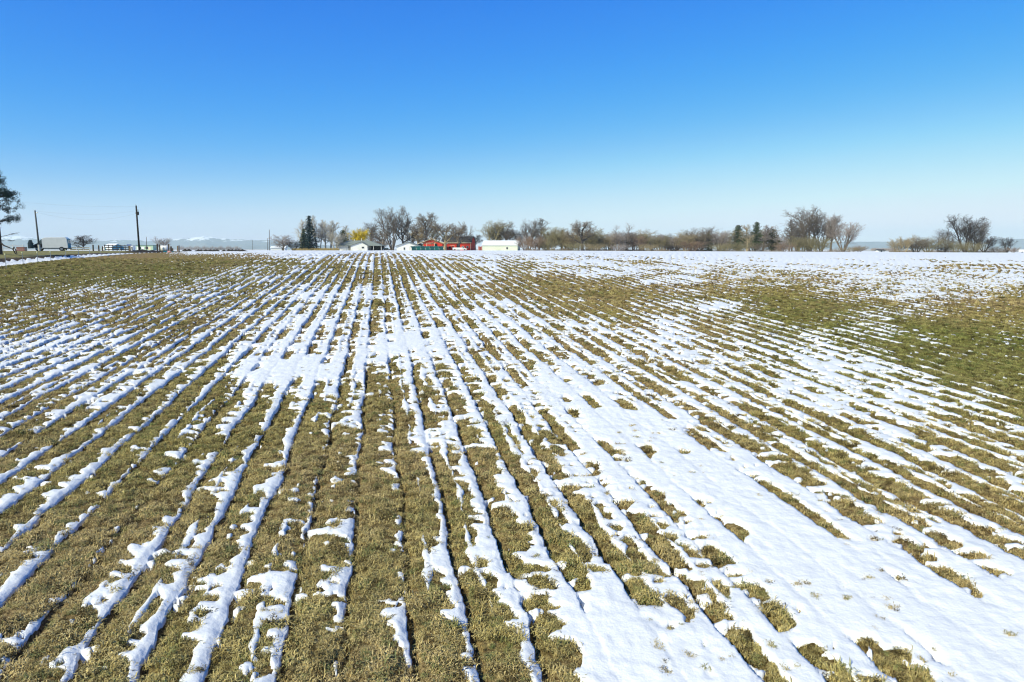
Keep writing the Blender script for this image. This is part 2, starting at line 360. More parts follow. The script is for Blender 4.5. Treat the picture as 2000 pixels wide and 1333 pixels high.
class MB:
    """collects shapes for ONE mesh"""
    def __init__(s): s.v = []; s.f = []
    def poly(s, pts, faces):
        k = len(s.v); s.v += [tuple(p) for p in pts]; s.f += [tuple(i + k for i in f) for f in faces]; return s
    def box(s, x0, x1, y0, y1, z0, z1):
        return s.poly([(x0,y0,z0),(x1,y0,z0),(x1,y1,z0),(x0,y1,z0),(x0,y0,z1),(x1,y0,z1),(x1,y1,z1),(x0,y1,z1)],
                      [(3,2,1,0),(4,5,6,7),(0,1,5,4),(1,2,6,5),(2,3,7,6),(3,0,4,7)])
    def prism(s, prof, a0, a1, axis='y'):
        """closed outline pushed along an axis; outline points are (across, up)"""
        n = len(prof)
        def P(p, a): return (p[0], a, p[1]) if axis == 'y' else (a, p[0], p[1])
        pts = [P(p, a0) for p in prof] + [P(p, a1) for p in prof]
        fs = [(i, (i + 1) % n, n + (i + 1) % n, n + i) for i in range(n)] + [tuple(range(n - 1, -1, -1)), tuple(range(n, 2 * n))]
        return s.poly(pts, fs)
    def tube(s, path, r, n=6, cap=True):
        k0 = len(s.v); path = [Vector(p) for p in path]
        rr = r if isinstance(r, (list, tuple)) else [r] * len(path)
        for i, p in enumerate(path):
            d = (path[min(i + 1, len(path) - 1)] - path[max(i - 1, 0)]).normalized()
            a = d.orthogonal().normalized(); b = d.cross(a)
            for j in range(n):
                t = 2 * math.pi * j / n; s.v.append(tuple(p + (a * math.cos(t) + b * math.sin(t)) * rr[i]))
        for i in range(len(path) - 1):
            for j in range(n):
                s.f.append((k0 + i*n + j, k0 + i*n + (j+1) % n, k0 + (i+1)*n + (j+1) % n, k0 + (i+1)*n + j))
        if cap:
            s.f.append(tuple(k0 + j for j in range(n - 1, -1, -1))); s.f.append(tuple(k0 + (len(path)-1)*n + j for j in range(n)))
        return s
    def mesh(s, name, mat, smooth=False, bevel=0):
        me = bpy.data.meshes.new(name); me.from_pydata(s.v, [], s.f)
        if smooth: me.polygons.foreach_set('use_smooth', [True] * len(s.f))
        import bmesh
        bm = bmesh.new(); bm.from_mesh(me)
        bmesh.ops.recalc_face_normals(bm, faces=bm.faces)
        if bevel: bmesh.ops.bevel(bm, geom=bm.edges[:], offset=bevel, segments=2, affect='EDGES', profile=0.6)
        bm.to_mesh(me); bm.free()
        if mat: me.materials.append(mat)
        return me
    def build(s, name, mat, parent=None, smooth=False, bevel=0, label=None):
        o = link(name, s.mesh(name, mat, smooth, bevel), parent)
        if label: o['label'] = label
        return o

# ------------------------------------------------------------------ field, bank and snow as height fields
def build_ground():
    pys = np.concatenate([np.arange(1480, 500, -1.45)])
    ys = [ground_y(p) for p in pys]
    ys = np.array(ys); ys = ys[np.concatenate([[True], np.diff(ys) > 1e-4])]
    d = ys[-1]; far = [d]
    while far[-1] < 415: far.append(far[-1] * 1.018)
    ys = np.concatenate([ys, far[1:]])
    NX = 1120
    U = np.linspace(-1, 1, NX)
    Y = np.repeat(ys[:, None], NX, 1); X = U[None, :] * (0.86 * Y + 2.2)
    x, y = X.ravel(), Y.ravel()
    base = land(x, y); dome, furrow = bed(x, y)
    near = 1 - sstep(35, 80, y)
    rough = 0.016 * pn(x / 0.11, y / 0.11, 41) + 0.018 * pn(x / 0.27, y / 0.27, 42) + 0.02 * pn(x / 0.8, y / 0.8, 43)
    m = melt(x, y)
    s = ditch_x(y) - x
    dirt = sstep(3.2, 3.8, s) * (1 - sstep(4.6, 6.2 + 0.8 * pn(y / 2.0, s * 0.5, 51), s)) * (1 - sstep(150, 175, y))
    zg = base + dome + furrow * (0.45 + 0.55 * near) + rough * (0.35 + 0.65 * near) + 0.1 * dirt * pn(x / 0.6, y / 0.6, 52)
    # snow body
    zs = np.where(m > 0, snow_top(x, y, m, base, dome), base + dome * 0.8 + np.minimum(furrow, 0) - 0.07)
    N = len(ys)
    idx = np.arange(N * NX).reshape(N, NX)
    q = np.stack([idx[:-1, :-1], idx[:-1, 1:], idx[1:, 1:], idx[1:, :-1]], -1).reshape(-1, 4)
    snow_v = (m > 0)
    keep = snow_v[q].any(1)
    deep = ((m > 0.16)[q]).all(1)
    left = (s[q].mean(1) > 0)
    co = np.stack([x, y, zg + EYE], 1); cs = np.stack([x, y, zs + EYE], 1)
    def sub(v, faces, attrs=None):
        used = np.zeros(len(v), bool); used[faces.ravel()] = True
        remap = np.cumsum(used) - 1
        return v[used], remap[faces], {k: a[used] for k, a in (attrs or {}).items()}
    fq = q[~left & ~deep]; v, f, _ = sub(co, fq); wet = sstep(-0.10, 0.02, m + 0.05 * pn(x / 0.25, y / 0.25, 65)) * (1 - sstep(40, 70, y)); v, f, a = sub(co, fq, {'wet': wet}); tag(link('field', mesh_np('field', v, f, M_SOIL, attrs=a)), kind='structure')
    bq = q[left & ~deep]; v, f, a = sub(co, bq, {'dirt': dirt}); tag(link('roadside_bank', mesh_np('roadside_bank', v, f, M_BANK, attrs=a)), kind='structure')
    v, f, _ = sub(cs, q[keep]); 
    o = link('snow', mesh_np('snow', v, f, M_SNOW))
    tag(o, 'melting white snow lying in strips and patches along the furrows of the pasture', 'snow', kind='stuff')
build_ground()

# wide plain beyond, one sheet to the horizon
def build_plain():
    n = 40
    xs = np.concatenate([-np.geomspace(30000, 300, n), np.geomspace(300, 30000, n)])
    yv = np.concatenate([[-8000, -800, -60], np.geomspace(380, 30000, 60)])
    X, Y = np.meshgrid(xs, yv); 
    Z = -1.75 + 0 * X
    Z = np.where(Y < 300, -9.0, Z)
    v = np.stack([X.ravel(), Y.ravel(), Z.ravel() + EYE], 1)
    i = np.arange(X.size).reshape(X.shape)
    q = np.stack([i[:-1, :-1], i[:-1, 1:], i[1:, 1:], i[1:, :-1]], -1).reshape(-1, 4)
    tag(link('plain', mesh_np('plain', v, q, M_PLAIN)), kind='structure')
build_plain()

def build_range(name, px0, px1, Y, crest, mat, depth=2600, seed=1, rough=0.14):
    """ridge line given as (photo x, photo y) pairs, built as hills with depth"""
    nx, ny = 640, 30
    px = np.linspace(px0, px1, nx); cy = np.interp(px, [c[0] for c in crest], [c[1] for c in crest])
    t = np.linspace(-1, 1, ny)
    V = np.zeros((ny, nx, 3))
    for a, tt in enumerate(t):
        yy = Y + tt * depth
        x = (px - 1000) / F * yy / CP
        h = (487 - cy) / F * Y
        w = max(0.0, 1 - abs(tt)) ** 0.8
        nz = pn(x / 900, np.full(nx, yy / 900), seed) + 0.5 * pn(x / 350, np.full(nx, yy / 350), seed + 1) + 0.35 * pn(x / 140, np.full(nx, yy / 140), seed + 2) + 0.28 * pn(x / 58, np.full(nx, yy / 58), seed + 3)
        z = h * w * (1 + rough * nz * (0.6 + 0.8 * abs(tt))) - 3
        V[a, :, 0] = x; V[a, :, 1] = yy; V[a, :, 2] = z + EYE
    i = np.arange(nx * ny).reshape(ny, nx)
    q = np.stack([i[:-1, :-1], i[:-1, 1:], i[1:, 1:], i[1:, :-1]], -1).reshape(-1, 4)
    tag(link(name, mesh_np(name, V.reshape(-1, 3), q, mat)), kind='structure')
M_MTS = mountain_material('snowy_range', True); M_MTB = mountain_material('bare_range', False)
build_range('mountains', -260, 760, 10200, [(-260,470),(-100,463),(0,468),(60,462),(78,464),(120,471),(180,472),(240,470),(300,471),(340,470),(380,467),(412,463),(440,466),(470,466),(500,467),(540,470),(600,476),(680,482),(760,487)], M_MTS, 900, 71, 0.30)
build_range('foothills', -200, 620, 8900, [(-200,484),(0,483),(100,484),(240,483),(330,482),(390,479),(415,475),(440,480),(470,481),(485,477.5),(500,478),(530,481),(560,482),(620,487)], M_MTB, 900, 81, 0.2)
build_range('mesa', 1380, 2300, 9600, [(1380,486),(1480,478),(1560,474),(1660,472.5),(1760,472),(1860,470),(1920,467.5),(2000,466),(2150,464),(2300,466)], M_MTB, 800, 91, 0.05)

# ------------------------------------------------------------------ grass tufts (uncountable: one object)
def tuft_mesh(seed, blades, spread, h):
    rng = random.Random(seed); v = []; f = []
    for _ in range(blades):
        a = rng.uniform(0, 2*math.pi); r = spread * math.sqrt(rng.random())
        bx, by = r*math.cos(a), r*math.sin(a)
        d = rng.uniform(0, 2*math.pi); lean = rng.uniform(0.5, 1.42); L = h * rng.uniform(0.6, 1.35); w = rng.uniform(0.003, 0.0065)
        dx, dy = math.cos(d), math.sin(d); px_, py_ = -dy*w, dx*w
        m = (bx + dx*L*0.5*math.sin(lean), by + dy*L*0.5*math.sin(lean), L*0.55*math.cos(lean) + 0.012)
        t = (bx + dx*L*1.0*math.sin(min(1.5, lean+0.3)), by + dy*L*1.0*math.sin(min(1.5, lean+0.3)), L*0.85*math.cos(min(1.5, lean+0.35)) + 0.008)
        k = len(v)
        v += [(bx-px_, by-py_, -0.02), (bx+px_, by+py_, -0.02), (m[0]-px_, m[1]-py_, m[2]), (m[0]+px_, m[1]+py_, m[2]), t]
        f += [(k, k+1, k+3, k+2), (k+2, k+3, k+4)]
    me = bpy.data.meshes.new('tuft'); me.from_pydata(v, [], f); me.materials.append(M_BLADE); return me
def build_grass():
    rs = np.random.RandomState(7)
    P = []
    for y0, y1, dens in ((5.6, 10, 240), (10, 16, 165), (16, 24, 85), (24, 36, 36), (36, 55, 16), (55, 80, 6)):
        w1 = 0.84 * y1 + 2
        n = int(2 * w1 * (y1 - y0) * dens)
        y = rs.uniform(y0, y1, n); x = rs.uniform(-w1, w1, n)
        ok = (np.abs(x) < 0.84 * y + 2) & (ditch_x(y) - x < -0.5)
        P.append(np.stack([x[ok], y[ok], np.full(ok.sum(), 1.0 + 0.9 * sstep(10, 60, np.array([y0]))[0])], 1))
    P = np.concatenate(P)
    x, y = P[:, 0], P[:, 1]
    m = melt(x, y)
    pk = pocks(x, y); poke = (m > 0.02) & (pk > 0.02) & (rs.rand(len(m)) < 0.75)
    ok = (m < 0.012 + 0.03 * (rs.rand(len(m)) ** 4)) | ((m < 0.16) & (rs.rand(len(m)) < 0.05)) | poke
    i, u = rows(x, y)
    ok &= ~((np.abs(u - 0.93) < 0.055) & (rs.rand(len(u)) < 0.8))
    P = P[ok]; x, y = P[:, 0], P[:, 1]; m = m[ok]; poke = poke[ok]
    P[poke, 2] *= 0.62
    dome, furrow = bed(x, y)
    z = land(x, y) + dome + furrow + 0.018 * pn(x / 0.27, y / 0.27, 42) + 0.02 * pn(x / 0.8, y / 0.8, 43) + EYE
    z = np.where(poke, snow_top(x, y, m, land(x, y), dome) - 0.012 + EYE, z)
    n = len(P)
    me = bpy.data.meshes.new('grass'); me.vertices.add(n)
    me.vertices.foreach_set('co', np.stack([x, y, z], 1).astype(np.float32).ravel())
    clump = 0.72 + 0.6 * np.clip(pn(x / 0.35, y / 0.35, 44) + 0.3, -0.5, 1)
    a = me.attributes.new('size', 'FLOAT', 'POINT'); a.data.foreach_set('value', (P[:, 2] * rs.uniform(0.6, 1.08, n) * clump).astype(np.float32))
    a = me.attributes.new('turn', 'FLOAT_VECTOR', 'POINT')
    tv = np.stack([rs.normal(0, 0.12, n), rs.normal(0, 0.12, n), rs.uniform(0, 6.28, n)], 1); a.data.foreach_set('vector', tv.astype(np.float32).ravel())
    o = link('grass', me); tag(o, 'short dry tan and olive grass matted over the pasture beds', 'grass', kind='stuff')
    src = bpy.data.collections.new('tuft_kinds')
    for k in range(6):
        src.objects.link(bpy.data.objects.new('tuft', tuft_mesh(k, 32, 0.09, 0.075 + 0.005 * k)))
    ng = bpy.data.node_groups.new('scatter_tufts', 'GeometryNodeTree')
    ng.interface.new_socket('Geometry', in_out='INPUT', socket_type='NodeSocketGeometry')
    ng.interface.new_socket('Geometry', in_out='OUTPUT', socket_type='NodeSocketGeometry')
    N, L = ng.nodes, ng.links
    gi, go = N.new('NodeGroupInput'), N.new('NodeGroupOutput')
    ci = N.new('GeometryNodeCollectionInfo'); ci.inputs['Collection'].default_value = src
    ci.inputs['Separate Children'].default_value = True; ci.inputs['Reset Children'].default_value = True
    ip = N.new('GeometryNodeInstanceOnPoints'); ip.inputs['Pick Instance'].default_value = True
    s = N.new('GeometryNodeInputNamedAttribute'); s.data_type = 'FLOAT'; s.inputs['Name'].default_value = 'size'
    t = N.new('GeometryNodeInputNamedAttribute'); t.data_type = 'FLOAT_VECTOR'; t.inputs['Name'].default_value = 'turn'
    L.new(gi.outputs[0], ip.inputs['Points']); L.new(ci.outputs[0], ip.inputs['Instance'])
    L.new(t.outputs[0], ip.inputs['Rotation']); L.new(s.outputs[0], ip.inputs['Scale'])
    L.new(ip.outputs[0], go.inputs[0])
    md = o.modifiers.new('scatter', 'NODES'); md.node_group = ng
    print('tufts', n)
build_grass()

hz = MB().box(-12500, 12500, -300, 11300, EYE - 12, EYE + 300)
def haze_material():
    m = bpy.data.materials.new('thin_air'); m.use_nodes = True; n = m.node_tree.nodes
    n.remove(n['Principled BSDF'])
    v = n.new('ShaderNodeVolumePrincipled'); v.inputs['Density'].default_value = 7.0e-5
    v.inputs['Color'].default_value = (0.74, 0.94, 1.0, 1); v.inputs['Anisotropy'].default_value = 0.0
    m.node_tree.links.new(v.outputs[0], n['Material Output'].inputs['Volume']); return m
tag(hz.build('haze', haze_material()), kind='stuff')
#PART2
# ------------------------------------------------------------------ trees
BK = {'grey': bark('grey_bark', (0.165, 0.135, 0.11)), 'brown': bark('brown_bark', (0.195, 0.155, 0.115)), 'tan': bark('tan_bark', (0.37, 0.295, 0.18)),
      'olive': bark('olive_bark', (0.285, 0.245, 0.135)), 'red': bark('red_bark', (0.29, 0.2, 0.14)), 'pale': bark('pale_bark', (0.5, 0.455, 0.38)),
      'dark': bark('dark_bark', (0.072, 0.06, 0.055)), 'gold': bark('gold_twigs', (0.85, 0.6, 0.04)), 'lav': bark('ash_bark', (0.34, 0.285, 0.26)),
      'needle': bark('green_needles', (0.08, 0.105, 0.05)), 'needleolive': bark('olive_needles', (0.11, 0.115, 0.045)), 'needleblue': bark('blue_green_needles', (0.022, 0.045, 0.043))}
class Seg:
    """tapered three sided limbs gathered for one mesh"""
    def __init__(s): s.v = []; s.f = []
    def limb(s, pts, r0, r1, n=3):
        k0 = len(s.v); m = len(pts)
        for i, p in enumerate(pts):
            d = (pts[min(i+1, m-1)] - pts[max(i-1, 0)])
            d = d.normalized() if d.length > 1e-9 else Vector((0, 0, 1))
            a = d.orthogonal().normalized(); b = d.cross(a); r = r0 + (r1 - r0) * i / (m - 1)
            if i == m - 1 and n == 3: s.v.append(tuple(p)); continue
            for j in range(n):
                t = 2*math.pi*j/n; s.v.append(tuple(p + (a*math.cos(t) + b*math.sin(t)) * r))
        for i in range(m - 1):
            for j in range(n):
                a0 = k0 + i*n + j; a1 = k0 + i*n + (j+1) % n
                if i == m - 2 and n == 3: s.f.append((a0, a1, k0 + (m-1)*n))
                else: s.f.append((a0, a1, a1 + n, a0 + n))
    def leaf(s, p, d, side, L, w):
        k = len(s.v); s.v += [tuple(p - side*w), tuple(p + side*w), tuple(p + d*L)]; s.f.append((k, k+1, k+2))
    def mesh(s, name, mat):
        me = bpy.data.meshes.new(name); me.from_pydata(s.v, [], s.f)
        me.polygons.foreach_set('use_smooth', [True]*len(s.f)); me.materials.append(mat); return me
def rvec(rng): 
    return Vector((rng.gauss(0, 1), rng.gauss(0, 1), rng.gauss(0, 1))).normalized()
def grow(T, C, p, d, L, r, lev, cfg, rng):
    ns = cfg['seg'][lev]; pts = [p.copy()]; dirs = [d.copy()]
    for i in range(ns):
        d = (d + rvec(rng) * cfg['wob'][lev] + Vector((0, 0, 1)) * cfg['up'][lev]).normalized()
        p = p + d * (L / ns); pts.append(p.copy()); dirs.append(d.copy())
    last = lev == len(cfg['seg']) - 1
    r1 = r * (0.3 if not last else 0.5)
    (T if lev <= cfg.get('tl', 1) else C).limb(pts, r, max(r1, cfg['rmin']), 5 if lev == 0 else (4 if lev == 1 and r > 0.01 else 3))
    if last: return
    for k in range(cfg['kids'][lev]):
        t = cfg['from'][lev] + (1 - cfg['from'][lev]) * ((k + rng.random()) / cfg['kids'][lev])
        i = min(int(t * ns), ns - 1); f = t * ns - i
        q = pts[i].lerp(pts[i+1], f); dd = dirs[i+1]
        ax = dd.orthogonal().normalized(); ax.rotate(Matrix.Rotation(k * 2.4 + rng.random() * 1.2, 3, dd))
        ang = math.radians(rng.uniform(*cfg['ang'][lev])); nd = dd.copy(); nd.rotate(Matrix.Rotation(ang, 3, ax))
        shape = 1 - cfg['short'][lev] * t
        grow(T, C, q, nd, L * cfg['len'][lev] * shape * rng.uniform(0.75, 1.2), max(r * 0.62 * (1 - 0.45*t), cfg['rmin']), lev + 1, cfg, rng)
BASE = dict(seg=[6, 4, 3, 2, 1], wob=[.06, .16, .25, .3, .3], up=[.03, .07, .06, .05, 0], kids=[9, 7, 8, 7], ang=[(25, 55), (28, 60), (30, 65), (30, 70)],
            len=[.66, .58, .55, .62], short=[.4, .3, .25, .2], rmin=.0010)
BASE['from'] = [.28, .25, .15, .1]
def cfgv(**k):
    c = dict(BASE); c.update(k); return c
STYLES = {
 'vase':  (1, 0, .60, .026, cfgv(kids=[10, 8, 8, 7])),
 'wide':  (1, 0, .45, .030, cfgv(ang=[(35, 68), (30, 60), (30, 60), (30, 65)], len=[.95, .55, .5, .55], kids=[9, 8, 8, 7], up=[.02, .08, .08, .05, 0])),
 'round': (1, 0, .62, .022, cfgv(kids=[13, 8, 8, 6], **{'from': [.15, .2, .1, .1]})),
 'multi': (5, 20, .72, .016, cfgv(kids=[7, 6, 6, 6], ang=[(16, 45), (22, 50), (28, 58), (30, 65)], len=[.55, .55, .55, .6])),
 'fan':   (7, 34, .72, .013, cfgv(kids=[7, 6, 6, 5], ang=[(12, 36), (18, 45), (25, 55), (30, 60)], len=[.5, .55, .55, .6], wob=[.05, .1, .2, .3, .3])),
 'slim':  (1, 0, .92, .014, cfgv(kids=[22, 6, 6, 5], ang=[(22, 42), (25, 45), (30, 55), (30, 60)], len=[.30, .5, .5, .55], short=[.55, .3, .3, .3], up=[.02, .12, .1, .05, 0])),
 'thin':  (1, 0, .95, .010, cfgv(seg=[6, 3, 2, 1], kids=[16, 7, 6], len=[.28, .55, .55], wob=[.05, .18, .3, .3], up=[.03, .1, .05, 0])),
 'brush': (16, 40, .72, .006, cfgv(seg=[4, 3, 2, 1], kids=[9, 7, 6], ang=[(15, 45), (20, 55), (30, 65)], len=[.5, .5, .5], wob=[.1, .2, .3, .3], up=[.06, .08, .05, 0], tl=0, **{'from': [.15, .15, .1, .1]})),
 'thick': (9, 30, .70, .009, cfgv(kids=[8, 7, 6, 5], ang=[(18, 45), (22, 50), (30, 60), (30, 60)], len=[.5, .5, .5, .5], **{'from': [.12, .15, .1, .1]})),
}
PROTO = {}
def tree_proto(style, seed):
    seed = seed % 3
    key = (style, seed)
    if key in PROTO: return PROTO[key]
    n, tilt, L, r, cfg = STYLES[style]; rng = random.Random(hash(style) % 7 * 0 + sum(map(ord, style)) * 31 + seed)
    T, C = Seg(), Seg()
    for k in range(n):
        a = 2*math.pi*(k + rng.random()*.6)/n; tl = math.radians(tilt) * rng.uniform(.25, 1) if n > 1 else math.radians(rng.uniform(0, 4))
        d = Vector((math.cos(a)*math.sin(tl), math.sin(a)*math.sin(tl), math.cos(tl)))
        o = Vector((math.cos(a), math.sin(a), 0)) * (0.02 if n > 1 else 0)
        if n > 8: o = o * 2.6
        grow(T, C, o, d, L * rng.uniform(.8, 1.05), r, 0, cfg, rng)
    allv = np.array(T.v + C.v); h = allv[:, 2].max(); w = np.percentile(np.abs(allv[:, 0]), 97) * 2
    for S in (T, C): S.v = [(x / h, y / h, z / h) for x, y, z in S.v]
    PROTO[key] = (T.mesh('trunk', BK['grey']), C.mesh('crown', BK['grey']), w / h)
    return PROTO[key]
def conifer_proto(seed, kind):
    seed = seed % 3
    key = ('conifer' + kind, seed)
    if key in PROTO: return PROTO[key]
    rng = random.Random(seed + 99); T, C = Seg(), Seg()
    T.limb([Vector((0, 0, 0)), Vector((.004, 0, .5)), Vector((0, 0, .98))], .018, .002, 5)
    full = kind == 'full'
    nb = 150
    for k in range(nb):
        t = .05 + .94 * (k / nb); a = k * 2.4 + rng.uniform(-.4, .4)
        R = (.24 * (1 - t) ** 1.05 * rng.uniform(.6, 1.1) + .012) if full else (.30 * (1 - t) ** .62 * (.35 + .65 * sstep(.02, .3, np.float64(t))) * rng.uniform(.3, 1.15) + .018)
        d = Vector((math.cos(a), math.sin(a), -.18 if full else .25)).normalized()
        q = Vector((0, 0, t)); T.limb([q, q + d*R*.5, q + d*R*.85], .004, .001)
        m = max(5, int(R * 150))
        for j in range(m):
            s_ = ((j + .5) / m) ** .8; p = q + d*R*s_ + Vector((rng.gauss(0, .012), rng.gauss(0, .012), rng.gauss(0, .008)))
            e = (d * .6 + rvec(rng) * .8 + Vector((0, 0, -.15))).normalized(); sd = e.cross(rvec(rng)).normalized()
            C.leaf(p, e, sd, rng.uniform(.022, .042), rng.uniform(.006, .012))
            C.leaf(p, (rvec(rng) + d*.3).normalized(), rvec(rng), rng.uniform(.018, .032), rng.uniform(.005, .010))
    PROTO[key] = (T.mesh('trunk', BK['dark']), C.mesh('crown', BK['needle']), .46 if full else .42); return PROTO[key]
def willow_proto(seed):
    key = ('willow', seed)
    if key in PROTO: return PROTO[key]
    rng = random.Random(seed); T, C = Seg(), Seg()
    T.limb([Vector((0, 0, 0)), Vector((.01, 0, .18)), Vector((0, .01, .4))], .035, .02, 5)
    for k in range(26):
        a = k*2.4; tl = rng.uniform(.15, 1.15); L = rng.uniform(.35, .58)
        d = Vector((math.cos(a)*math.sin(tl), math.sin(a)*math.sin(tl), math.cos(tl))); p = Vector((0, 0, rng.uniform(.25, .42))); pts = [p]
        for i in range(4): d = (d + Vector((0, 0, -.10)) + rvec(rng)*.08).normalized(); p = p + d*L/4; pts.append(p)
        T.limb(pts, .012, .003)
        for j in range(80):
            t = rng.uniform(.2, 1)*4; i = min(int(t), 3); q = pts[i].lerp(pts[i+1], t - i)
            h = Vector((rng.gauss(0, .25), rng.gauss(0, .25), rng.uniform(-.2, .5))).normalized(); q2 = q + h*rng.uniform(.03, .10)
            q3 = q2 + Vector((h.x*.05, h.y*.05, -rng.uniform(.06, .32)))
            if q3.z < .05: q3.z = .05
            C.limb([q, q2, q3], .0032, .002)
    hh = max(v[2] for v in T.v + C.v)
    for S in (T, C): S.v = [(x/hh, y/hh, z/hh) for x, y, z in S.v]
    w = np.percentile(np.abs(np.array(C.v)[:, 0]), 97) * 2
    PROTO[key] = (T.mesh('trunk', BK['brown']), C.mesh('crown', BK['gold']), w); return PROTO[key]
TREE_N = 0
def tree(kind, px, py_top, wpx, Y, tone, label, name='bare_tree', cat='tree', seed=0, group=None, ptone=None, lean=0.0, base=None):
    """a tree whose foot is at photo x and distance Y, its top at photo height py_top"""
    global TREE_N
    TREE_N += 1
    g = on_ground(px, Y)
    H = at(px, py_top, Y).z - g.z; W = wpx / F * Y
    if kind in ('full', 'open'): t, c, wr = conifer_proto(seed, kind)
    elif kind == 'willow': t, c, wr = willow_proto(seed)
    else: t, c, wr = tree_proto(kind, seed)
    root = empty(name, g, random.Random(TREE_N * 7).uniform(-.5, .5) + (math.pi if TREE_N % 2 else 0))
    root.scale = (W / wr, W / wr, H)
    if lean: root.rotation_euler = (0, lean, 0)
    if name in ('shrub', 'hedge'): 
        parts = (('stem', t, ptone or tone), ('twigs', c, tone))
    else: parts = (('trunk', t, ptone or tone), ('crown', c, tone))
    for nm, me, tn in parts:
        o = link(nm, me, root)
        o.material_slots[0].link = 'OBJECT'; o.material_slots[0].material = BK[tn]
    tag(root, label, cat, group)
    return root

G1 = 'bare trees of the windbreak beyond the field'
G2 = 'brush along the far edge of the field'
def T(*a, **k): tree(*a, **k)
# left of the farm
T('round', 163, 458, 46, 210, 'dark', 'small dark round bare tree just right of the white van', seed=1)
T('fan', 317, 461, 26, 260, 'lav', 'pale thin bare tree behind the white tank by the pole', seed=1)
T('round', 553, 457, 44, 300, 'lav', 'bare greyish tree alone left of the aspen grove', seed=2, ptone='brown')
T('brush', 574, 466, 34, 302, 'dark', 'dark tangled brush leaning beside the lone greyish tree', name='shrub', cat='shrub', seed=1)
T('slim', 588, 428, 30, 345, 'pale', 'faint whitish slender tree, leftmost of the aspens', seed=3)
T('full', 606, 421, 46, 336, 'needleblue', 'tall dark pointed spruce among the pale aspens', name='conifer', seed=1, ptone='dark')
T('full', 594, 447, 30, 337, 'needle', 'short dark spruce left of the tall pointed spruce', name='conifer', seed=2, ptone='dark')
T('slim', 619, 420, 30, 341, 'pale', 'tall white-barked aspen just right of the pointed spruce', seed=1)
T('slim', 626, 428, 28, 342, 'pale', 'white-barked aspen second to the right of the spruce', seed=2)
T('vase', 636, 432, 34, 346, 'lav', 'grey bare tree in the middle of the aspen grove', seed=3, ptone='pale')
T('slim', 646, 430, 32, 343, 'pale', 'white-barked aspen at the right end of the tall grove', seed=4)
T('fan', 656, 447, 38, 341, 'pale', 'low whitish spreading tree at the left corner of the white house', seed=2)
T('open', 671, 450, 26, 372, 'needleolive', 'bushy dark evergreen behind the left end of the white house', name='conifer', seed=3, ptone='dark')
T('slim', 684, 440, 28, 378, 'pale', 'faint pale tree between the bushy evergreen and the yellow willow', seed=2)
T('willow', 703, 444, 33, 372, 'gold', 'golden yellow willow rising behind the white house roof', name='willow_tree', seed=5, ptone='brown')
T('round', 727, 433, 48, 395, 'grey', 'dark bare tree right behind the golden willow', seed=4)
T('thick', 741, 463, 50, 384, 'red', 'reddish brown hedge behind the carport', name='hedge', cat='hedge', seed=2)
T('wide', 750, 440, 44, 372, 'grey', 'bare crooked tree rising above the carport roof', seed=5)
T('multi', 766, 401, 66, 362, 'grey', 'tallest bare cottonwood left of the white garage', seed=6)
T('wide', 788, 410, 52, 366, 'dark', 'dark leaning bare tree right behind the white garage', seed=2)
T('round', 806, 432, 40, 385, 'brown', 'dense brown bare tree behind the garage roof', seed=6)
T('vase', 818, 440, 34, 382, 'tan', 'tan forked bare tree left of the low red barn', seed=2)
T('vase', 833, 413, 46, 388, 'brown', 'tall brown bare tree above the low red barn roof', seed=4)
T('round', 846, 440, 38, 398, 'olive', 'olive bare tree behind the low red barn gable', seed=1)
T('wide', 869, 424, 74, 352, 'brown', 'big spreading bare tree with pale forked trunks before the barns', seed=8, ptone='tan')
T('wide', 896, 430, 46, 362, 'brown', 'bare tree overhanging the dark barn roof', seed=3)
T('vase', 928, 458, 30, 392, 'dark', 'dark bare tree between the gambrel barn and the pale green shed', seed=7)
T('multi', 962, 428, 56, 378, 'olive', 'broad olive-grey bare tree behind the pale green shed', seed=2)
T('round', 975, 432, 48, 384, 'brown', 'brown bare tree behind the middle of the pale green shed', seed=7)
T('vase', 990, 430, 40, 376, 'grey', 'grey bare tree behind the right end of the pale green shed', seed=8)
T('multi', 1013, 446, 30, 372, 'dark', 'small dark tree at the right corner of the pale green shed', seed=3)
